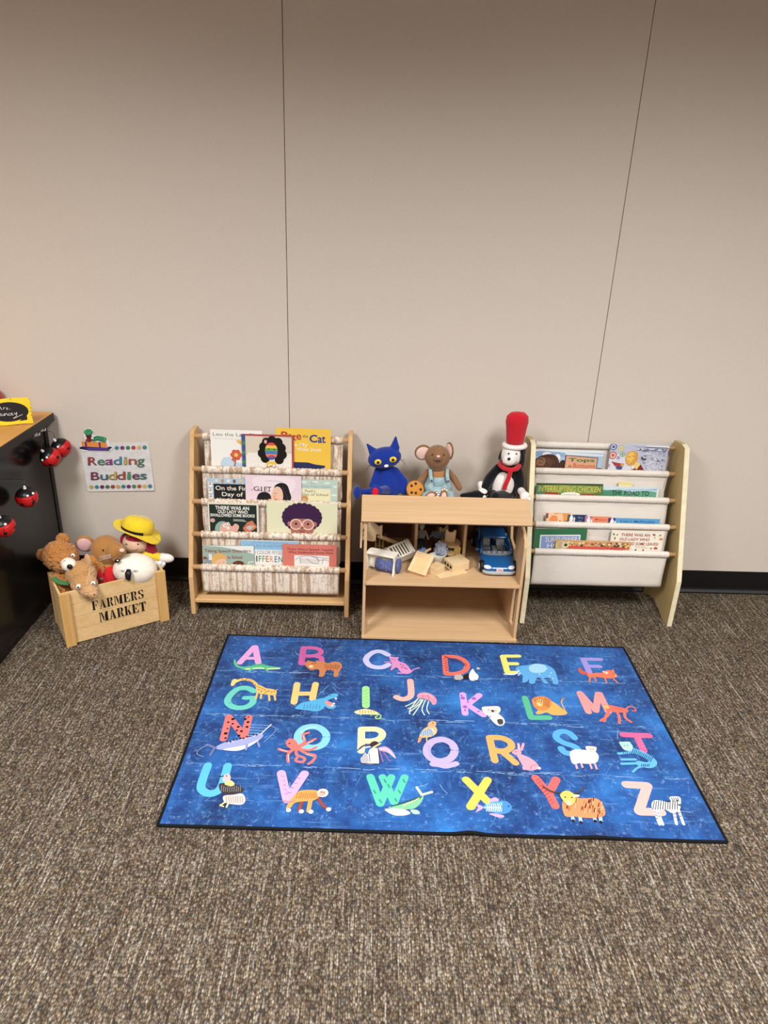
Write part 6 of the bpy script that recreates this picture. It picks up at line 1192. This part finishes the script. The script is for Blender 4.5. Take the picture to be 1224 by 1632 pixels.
# block between dresser and stove
t = local_thing('toy_cabinet', 'low wooden toy cabinet between the dresser and the box with three rings', 'toy furniture', (.280, -.345, SZ), (0, 0, -.75))
put(MB().box((-.022, -.026, 0), (.022, .026, .030)), 'carcass', M['toy_wood2'], t, bevel=.001); put(MB().box((-.023, -.027, .030), (.014, .027, .032)), 'top_board', M['toy_wood'], t, bevel=.0005)
put(MB().box((-.0235, -.02, .004), (-.022, .02, .026)), 'door', M['toy_wood'], t, bevel=.0004)
t = local_thing('toy_board', 'thin wooden board lying under the box with three rings', 'toy furniture', (.338, -.352, SZ), (0, 0, .42))
tb = put(MB().box((-.062, -.020, 0), (.062, .020, .004)), 'board', M['toy_wood2'], t, bevel=.0008)
# stove
t = local_thing('toy_stove', 'pale wooden toy stove box with three rings on its side, beside the divider', 'toy furniture', (.362, -.304, SZ + .004), (0, 0, .46))
put(MB().box((-.038, -.034, 0), (.038, .034, .034)), 'carcass', M['toy_wood2'], t, bevel=.0012)
q = MB(); q.box((.018, -.034, .034), (.024, .034, .0375)); q.box((.032, -.034, .034), (.038, .034, .0375)); put(q, 'rim', M['toy_wood2'], t, bevel=.0006)
for y in (-.020, 0, .020):
    m_ = Matrix.Translation((-.0385, y, .018)) @ Matrix.Rotation(-pi / 2, 4, 'Y'); q = MB(); q.lathe([(.0052, 0), (.0064, 0), (.0064, .0008), (.0052, .0008)], m_, 18); put(q, 'ring', M['bugblack'], t, smooth=False)
# round table and chairs
t = local_thing('toy_table', 'round wooden toy table leaning at the right of the middle room', 'toy furniture', (.350, -.200, SZ + .058), (.10, .06, 0))
put(MB().lathe([(.001, 0), (.037, 0), (.0385, .0025), (.0385, .006), (.037, .008), (.001, .008)], None, 32), 'table_top', M['toy_wood'], t, smooth=False); put(MB().cyl((0, 0, -.05), (0, 0, 0), .006), 'pedestal', M['toy_wood'], t, smooth=True); put(MB().lathe([(.001, -.056), (.02, -.056), (.018, -.050), (.001, -.048)], None, 20), 'foot', M['toy_wood'], t)
def toy_chair(label, loc, rot):
    t = local_thing('toy_chair', label, 'toy furniture', loc, rot)
    arc = [(-.020, 0), (.020, 0), (.021, .054)] + [(.021 - .009, .056)] + [(.0125 * cos(pi * k / 8), .056 - .011 * sin(pi * k / 8)) for k in range(9)] + [(-.021, .056), (-.021, .054)]
    put(MB().prism(arc, -.003, .003, axis='y'), 'backrest', M['toy_wood2'], t, bevel=.0008); put(MB().box((-.018, .003, .016), (.018, .034, .021)), 'seat', M['toy_wood2'], t, bevel=.0006)
    for x in (-.018, .013): put(MB().box((x, .028, 0), (x + .005, .033, .016)), 'leg', M['toy_wood2'], t)
toy_chair('toy chair with a notched backrest standing on the round toy table', (.342, -.205, SZ + .0665), (.08, .04, .05))
toy_chair('toy chair with a notched backrest, half hidden behind the one on the round table', (.325, -.145, SZ + .055), (.05, -.12, .5))
t = local_thing('toy_stool', 'small dark-seated toy stool under the round toy table', 'toy furniture', (.342, -.245, SZ), (0, 0, .2))
put(MB().lathe([(.001, .012), (.018, .012), (.019, .03), (.018, .034), (.001, .034)], None, 20), 'seat_drum', plain('reddish_brown', '6A3826', .5), t, smooth=True); put(MB().lathe([(.001, .0342), (.020, .0342), (.020, .039), (.001, .039)], None, 20), 'top_disc', M['toy_wood'], t)
for k in range(3): a_ = 2 * pi * k / 3; put(MB().box((.014 * cos(a_) - .002, .014 * sin(a_) - .002, 0), (.014 * cos(a_) + .002, .014 * sin(a_) + .002, .012)), 'leg', M['toy_wood'], t)
ym = wood('yellow_toy_wood', 'E2BE6C', 'D2AA56', 2, 2)
t = local_thing('toy_armchair', 'yellow wooden toy armchair standing on end against the divider', 'toy furniture', (.373, -.222, SZ), (0, 0, 0))
put(MB().box((-.014, -.01, .004), (.012, .010, .040)), 'seat_block', ym, t, bevel=.003); put(MB().prism([(-.014, .036), (.012, .034), (.013, .054), (.004, .058), (-.004, .052), (-.013, .058)], -.010, .004, axis='y'), 'backrest', ym, t, bevel=.0015)
for x in (-.012, .006): put(MB().box((x, -.009, -.0), (x + .005, -.003, .006)), 'leg', ym, t)
# bath
t = local_thing('toy_bathtub', 'white toy bathtub behind the dresser', 'toy furniture', (.290, -.272, SZ), (0, 0, .25))
q = MB(); n = 24
q.lathe([(.012, .002), (.018, .004), (.021, .040), (.0225, .043), (.020, .043), (.0165, .008), (.010, .006)], Matrix.Diagonal((1.75, 1, 1, 1)), 32); put(q, 'tub', M['toy_white'], t, smooth=True)
put(MB().obox((0, 0, .002), (.03, .02, .004)), 'foot_block', M['toy_white'], t)
# dolls
def doll(label, loc, rot, shirt, trous, skin, hair, group=None):
    t = local_thing('toy_doll', label, 'doll', loc, rot)
    def lb(nm, m_, ells=(), caps=()):
        o = blob(nm, [m_], None, ells, caps, voxel=.0016, it=2); o.parent = t; return o
    lb('torso', shirt, [((0, 0, .062), (.017, .011, .022))], [((-.016, 0, .076), (-.026, -.006, .052), .0065, .006), ((.016, 0, .076), (.027, -.006, .054), .0065, .006)])
    lb('trousers', trous, [((0, 0, .042), (.015, .011, .010))], [((-.008, 0, .040), (-.010, -.016, .012), .008, .0065), ((.008, 0, .040), (.010, -.018, .013), .008, .0065)])
    lb('head', skin, [((0, 0, .098), (.012, .012, .014)), ((0, -.0115, .097), (.0025, .003, .0025))], [((0, 0, .08), (0, 0, .09), .006, .006)])
    lb('hair', hair, [((0, .003, .104), (.0130, .0125, .012))])
    for s_ in (-1, 1): lb('hand', skin, [((s_ * .0275, -.007, .049), (.0048, .004, .0055))]); lb('shoe', M['bugblack'], [((s_ * .011, -.022, .008), (.006, .010, .006))])
    return t
knit = cloth('grey_knit', '8C8478', 500, .3, .6); navy = plush('navy_cloth', '141A28', 900, .0006); skin_l = plain('doll_skin_light', 'D2A078', .6); skin_d = plain('doll_skin_dark', '5A3A2C', .6)
pl = NT('plaid_cloth'); w1 = pl.n('ShaderNodeTexWave', bands_direction='X'); w1.inputs['Scale'].default_value = 45; pl.l(pl.coord(), w1.inputs['Vector']); w2 = pl.n('ShaderNodeTexWave', bands_direction='Z'); w2.inputs['Scale'].default_value = 45; pl.l(pl.coord(), w2.inputs['Vector'])
c_ = pl.mix(pl.ramp(w1.outputs['Fac'], [(.8, 0.), (.9, .7)]), '1C2438', 'B8BCC8'); c_ = pl.mix(pl.ramp(w2.outputs['Fac'], [(.8, 0.), (.9, .6)]), c_, 'C8CAD4'); pl.base(c_); plaid = pl.fin(.9, .1)
doll('toy doll in a grey knitted sweater and dark trousers, slumped by the left divider', (.224, -.235, SZ + .040), (-.42, .18, .3), knit, navy, plain('doll_grey_head', 'A89C90', .7), plush('grey_hair', '8A8076', 500, .002))
doll('toy doll with black hair and a plaid shirt lying among the toys', (.288, -.205, SZ + .028), (-.75, .0, -.15), plaid, plain('brown_trousers', '4A3026', .8), skin_d, plush('black_hair', '0E0C0E', 500, .002))
def rag(name, label, c, r, mat, seed):
    q = MB(); q.ell((0, 0, 0), (1, 1, 1), seg=44); o = q.build(name, mat, None, True)
    for v in o.data.vertices:
        k = 1 + .42 * noise.noise(v.co * 2.0 + V((seed, 0, 0))) + .26 * noise.noise(v.co * 5 + V((0, seed, 0)))
        v.co = V((v.co.x * r[0] * k, v.co.y * r[1] * k, max(v.co.z, -.85) * r[2] * k))
    o.location = c; tag(o, label, 'cloth'); return o
rag('doll_blanket', 'small crumpled sky-blue cloth under the doll in the grey sweater', (.228, -.262, SZ + .040), (.020, .016, .022), plush('sky_cloth', '7F9CC8', 500, .002), 3)
lace = NT('pale_blue_lace'); fz = lace.noise(260); lace.base(lace.mix(lace.ramp(fz, [(.4, 0.), (.6, 1.)]), '8CA0C2', 'C8CEDA')); lace.bump(lace.noise(90), .8, .003); lacem = lace.fin(.9, .1)
rag('doll_dress', 'crumpled pale blue lace doll dress beside the round toy table', (.305, -.245, SZ + .052), (.025, .020, .033), lacem, 9)
b = MB(); b.tube(spline3([(.238, -.275, SZ + .05), (.248, -.268, SZ + .056), (.262, -.262, SZ + .062)]), [.006] * 8 + [.005] * 5, 10); tag(b.build('wooden_peg', M['toy_wood2'], None, True), 'short pale wooden peg lying at the dolls\' feet', 'toy')

# ------------------------------------------------------------------ toy car
car = thing('toy_car', 'blue plastic toy car parked in the right-hand room of the wooden house', 'toy car', (.522, -.21, SZ))
cb = NT('car_blue'); cb.base('12528C'); car_blue = cb.fin(.22, .5, coat=.6)
silver = plain('silver_plastic', 'A8ACB0', .35, .5); grey = plain('grey_plastic', '8E9296', .45); tyre = plain('tyre', '111113', .6)
CX, CZ = .523, SZ
def loft(secs, n=14):
    """secs: (y, half width, z low, z high, corner); closed superellipse sections"""
    q = MB(); rings = []
    for y, hw, z0, z1, e in secs:
        r = []
        for k in range(n * 2):
            a = 2 * pi * k / (n * 2); cx_ = abs(cos(a)) ** e * (1 if cos(a) >= 0 else -1); cz_ = abs(sin(a)) ** e * (1 if sin(a) >= 0 else -1)
            r.append(q.bm.verts.new((CX + hw * cx_, y, (z0 + z1) / 2 + (z1 - z0) / 2 * cz_)))
        rings.append(r)
    for a, c in zip(rings, rings[1:]):
        for k in range(n * 2): q.bm.faces.new((a[k], a[(k + 1) % (n * 2)], c[(k + 1) % (n * 2)], c[k]))
    q.bm.faces.new(rings[0][::-1]); q.bm.faces.new(rings[-1]); return q
loft([(-.366, .036, CZ + .018, CZ + .030, .6), (-.362, .052, CZ + .013, CZ + .037, .5), (-.352, .060, CZ + .011, CZ + .042, .45), (-.33, .0635, CZ + .010, CZ + .047, .42), (-.295, .0645, CZ + .010, CZ + .053, .4), (-.268, .0650, CZ + .010, CZ + .057, .4), (-.262, .0650, CZ + .010, CZ + .048, .4), (-.10, .0650, CZ + .010, CZ + .050, .4), (-.06, .063, CZ + .011, CZ + .050, .42), (-.048, .055, CZ + .014, CZ + .046, .5)]).build('body_shell', car_blue, car, True, sub=1)
loft([(-.3685, .030, CZ + .009, CZ + .020, .6), (-.366, .052, CZ + .007, CZ + .022, .5), (-.356, .0635, CZ + .007, CZ + .022, .45), (-.335, .0662, CZ + .007, CZ + .020, .42), (-.333, .060, CZ + .008, CZ + .019, .42)]).build('bumper', silver, car, True)
# roof and pillars
loft([(-.205, .048, CZ + .087, CZ + .092, .7), (-.195, .050, CZ + .086, CZ + .096, .6), (-.13, .050, CZ + .088, CZ + .099, .6), (-.10, .048, CZ + .087, CZ + .096, .6)]).build('roof', car_blue, car, True)
for s_ in (-1, 1):
    b = MB(); b.tube([(CX + s_ * .061, -.272, CZ + .052), (CX + s_ * .056, -.235, CZ + .074), (CX + s_ * .050, -.200, CZ + .091)], [.006, .005, .005], 10); b.build('front_pillar', car_blue, car, True)
    b = MB(); b.tube([(CX + s_ * .060, -.16, CZ + .045), (CX + s_ * .051, -.16, CZ + .091)], .005, 10); b.build('middle_pillar', car_blue, car, True)
    b = MB(); b.tube([(CX + s_ * .060, -.07, CZ + .045), (CX + s_ * .050, -.105, CZ + .09)], .006, 10); b.build('rear_pillar', car_blue, car, True)
    b = MB(); b.ell((CX + s_ * .073, -.248, CZ + .058), (.009, .005, .006)); b.tube([(CX + s_ * .064, -.25, CZ + .055), (CX + s_ * .072, -.248, CZ + .057)], .002, 8); b.build('wing_mirror', car_blue, car, True)
    b = MB(); b.ell((CX + s_ * .046, -.3535, CZ + .0345), (.0155, .010, .0060), (.3, 0, s_ * .5)); b.build('headlight', plain('headlight', 'E8ECF0', .15, .6), car, True)
    for y in (-.325, -.10):
        b = MB(); b.lathe([(.002, -.009), (.018, -.009), (.0225, -.007), (.024, -.003), (.024, .003), (.0225, .007), (.018, .009), (.002, .009)], Matrix.Translation((CX + s_ * .064, y, CZ + .0242)) @ Matrix.Rotation(pi / 2, 4, 'Y'), 26); w_ = b.build('wheel', tyre, car, True)
        b = MB(); b.lathe([(.002, .0092), (.013, .0092), (.012, .0112), (.002, .0116)], Matrix.Translation((CX + s_ * .064, y, CZ + .0242)) @ Matrix.Rotation(s_ * pi / 2, 4, 'Y'), 20); b.build('hub_cap', silver, w_, True)
b = MB(); b.prism([(CX - .058, -.262), (CX + .058, -.262), (CX + .056, -.278), (CX + .035, -.287), (CX, -.290), (CX - .035, -.287), (CX - .056, -.278)], CZ + .0535, CZ + .0605, axis='z'); ds = b.build('dashboard', grey, car, bevel=.001)
for k in range(4): ball('vent_knob', (CX - .033 + k * .022, -.275, CZ + .0610), (.0052, .0052, .0018), plain('pale_knob', 'C8D0DC', .4), ds)
b = MB(); b.lathe([(.0085, 0), (.0115, 0), (.0115, .003), (.0085, .003)], Matrix.Translation((CX + .026, -.250, CZ + .066)) @ Euler((.9, 0, 0)).to_matrix().to_4x4(), 20); b.tube([(CX + .026, -.250, CZ + .066), (CX + .026, -.262, CZ + .056)], .002, 8); b.obox((CX + .026, -.2505, CZ + .067), (.02, .003, .003), (.9, 0, 0)); b.build('steering_wheel', M['bugblack'], car)
for x in (-.034, .024):
    for y in (-.215, -.125):
        b = MB(); b.obox((CX + x, y, CZ + .053), (.034, .034, .010)); b.obox((CX + x, y + .018, CZ + .070), (.034, .008, .036), (-.22, 0, 0)); b.obox((CX + x, y + .0225, CZ + .0885), (.018, .006, .010), (-.22, 0, 0)); b.build('car_seat', grey, car, bevel=.003, seg=3)
b = MB(); b.obox((CX - .005, -.24, CZ + .056), (.016, .05, .012)); b.build('centre_console', grey, car, bevel=.003)
mb = MB(); mb.obox((CX, -.3675, CZ + .0282), (.026, .0022, .0095)); a = Art(mb.bm, lambda x, y, h: V((CX + x, -.3688 - h, CZ + .0282 + y)), .0001, mi=1); a.line('D8607A', .004, [(-.008, 0), (.008, 0)])
mb.build('number_plate', [plain('plate_white', 'E6DEE0', .5), M['print_matte']], car, bevel=.0004)

# ------------------------------------------------------------------ rug
RO = V((-0.529, -1.359, 0)); ra = radians(-1.035); RUx = V((cos(ra), sin(ra), 0)); RUy = V((-sin(ra), cos(ra), 0)); RW, RD, RT = 1.524, 0.9135, 0.0058
def rp(x, y, h=0):
    w_ = .008 * math.exp(-((x - .835) / .035) ** 2) * max(0, 1 - max(0, y) / .07) ** 2 + .004 * math.exp(-((x - 1.18) / .05) ** 2) * max(0, 1 - max(0, y) / .05) ** 2
    return RO + RUx * x + RUy * y + V((0, 0, RT + h + w_))
rug = thing('alphabet_rug', 'blue alphabet rug with colourful letters and animals lying on the carpet', 'rug', RO + RUx * .76 + RUy * .45)
def rugbase():
    t = NT('rug_blue_print')
    f = t.noise(3.2, detail=5, rough=.6); g = t.noise(17, detail=5, rough=.7); h = t.noise(1.0, t.coord((5, 60, 1)), detail=4, rough=.7)
    c = t.ramp(f, [(.34, '0A2150'), (.46, '0F336E'), (.56, '17498C'), (.68, '2870B8')])
    c = t.mix(t.ramp(g, [(.42, 0.), (.75, .55)]), c, '2869AC')
    c = t.mix(t.ramp(h, [(.58, 0.), (.74, .5)]), c, '6A9AD2')
    k = t.noise(70, detail=4, rough=.75); c = t.mix(t.ramp(k, [(.56, 0.), (.74, .55)]), c, '7FA8DC')
    k2 = t.noise(1.0, t.coord((38, 7, 1)), detail=5, rough=.75); c = t.mix(t.ramp(k2, [(.56, 0.), (.72, .4)]), c, '4F88CC')
    t.base(c)
    t.bump(t.noise(9, detail=4), .35, .008)
    return t.fin(.62, .25, sheen=.1)
b = MB()
prof = [(0, 0), (0, 0.0052), (0.003, 0.0066), (0.007, 0.0062), (0.008, 0.003), (0.008, 0)]
q = 0.004
for (p0, p1) in (((-q, -q), (RW + q, -q)), ((RW + q, -q), (RW + q, RD + q)), ((RW + q, RD + q), (-q, RD + q)), ((-q, RD + q), (-q, -q))):
    n = 90
    b.tube([rp(p0[0] + (p1[0] - p0[0]) * i / n, p0[1] + (p1[1] - p0[1]) * i / n, -RT + .0036) for i in range(n + 1)], .0046, 10)
b.build('black_binding', M['black'], rug, True)
b = MB(); b.grid(lambda u_, v_: rp(u_ * RW, v_ * RD, -RT + .001), 2, 2); b.build('backing', M['black'], rug)
RSC = random.Random(5)
def rug_print():
    mb = MB(); mb.grid(lambda u_, v_: rp(u_ * RW, v_ * RD), 120, 60); bm = mb.bm
    a = Art(bm, lambda x, y, h: rp(x / 1000, y / 1000, h), .00007, mi=1); a.h = .0003
    # pale brush strokes and scuffs, and the lines where the rug was folded
    for yf in (226, 452, 690):
        for k in range(70):
            x = RSC.uniform(10, 1490); l = RSC.uniform(8, 70); y = yf + RSC.gauss(0, 3)
            a.h = .0003; a.line(RSC.choice(['5F8FCC', '7AA6DA', '9CC0E6']), RSC.uniform(.8, 2.2), [(x, y), (x + l / 2, y + RSC.gauss(0, 2)), (min(x + l, 1515), y + RSC.gauss(0, 2))], 2)
    for k in range(150):
        x = RSC.uniform(40, 1480); y = RSC.uniform(20, 890); an = RSC.choice([0.05, -.2, .9, -.9, 1.4]) + RSC.gauss(0, .15); l = RSC.uniform(10, 55)
        dx, dy = l * cos(an), l * sin(an)
        if not (15 < x + dx < 1505 and 12 < y + dy < 900): continue
        a.h = .0003; a.line(RSC.choice(['2F6FBA', '4A86CC', '6A9AD6', '8AB4E2']), RSC.uniform(.6, 1.6), [(x, y), (x + dx / 2 + RSC.gauss(0, 3), y + dy / 2 + RSC.gauss(0, 3)), (x + dx, y + dy)], 3)
    for grp in RUG:
        a.h = .0004
        for k, c, w, p in grp:
            pts = [(p[i], p[i + 1]) for i in range(0, len(p), 2)]
            if k == 'l': a.line(c, w, pts, 5 if len(pts) > 2 else 0)
            elif k == 'p': a.poly(c, pts, 4)
            else:
                for x, y in pts: a.dot(c, x, y, w, n=12)
    mb.build('printed_surface', [rugbase(), M['print_matte']], rug)
rug_print()

# ------------------------------------------------------------------ camera
cam = bpy.data.cameras.new('Camera'); co = bpy.data.objects.new('Camera', cam); COL.objects.link(co)
pitch, yaw, roll = 0.4046003, 0.0283273, 0.0378340
f_ = V((sin(yaw) * cos(pitch), cos(yaw) * cos(pitch), -sin(pitch))); r_ = V((cos(yaw), -sin(yaw), 0)); u_ = r_.cross(f_)
r2 = r_ * cos(roll) + u_ * sin(roll); u2 = -r_ * sin(roll) + u_ * cos(roll)
mw = Matrix((r2, u2, -f_)).transposed().to_4x4(); mw.translation = V((0, -2.8013, 1.5502))
co.matrix_world = mw
cam.sensor_fit = 'VERTICAL'; cam.sensor_height = 36.0; cam.lens = 1140.56 / 1632 * 36.0
cam.clip_start = 0.05
S.camera = co

# ------------------------------------------------------------------ light: ceiling troffers
def troffer(x, y, w, l, e, spread=150, col=(1, .99, .975)):
    d = bpy.data.lights.new('Troffer', 'AREA'); d.shape = 'RECTANGLE'; d.size = w; d.size_y = l; d.energy = e; d.color = col; d.spread = radians(spread)
    o = bpy.data.objects.new('Troffer', d); COL.objects.link(o); o.location = (x, y, H - 0.02); return o
troffer(-1.35, -2.42, .6, 1.2, 104)
troffer(1.15, -2.42, .6, 1.2, 104)
troffer(3.4, -2.5, .6, 1.2, 50)
troffer(-1.35, -5.0, .6, 1.2, 32)
troffer(1.15, -5.0, .6, 1.2, 32)
w = bpy.data.worlds.new('World'); S.world = w; w.use_nodes = True
w.node_tree.nodes['Background'].inputs['Color'].default_value = (1, .96, .9, 1); w.node_tree.nodes['Background'].inputs['Strength'].default_value = 0.11
S.view_settings.view_transform = 'Standard'; S.view_settings.look = 'None'; S.view_settings.gamma = 1.0; S.view_settings.exposure = -0.11
S.view_settings.use_curve_mapping = False
S.cycles.max_bounces = 6; S.cycles.diffuse_bounces = 4
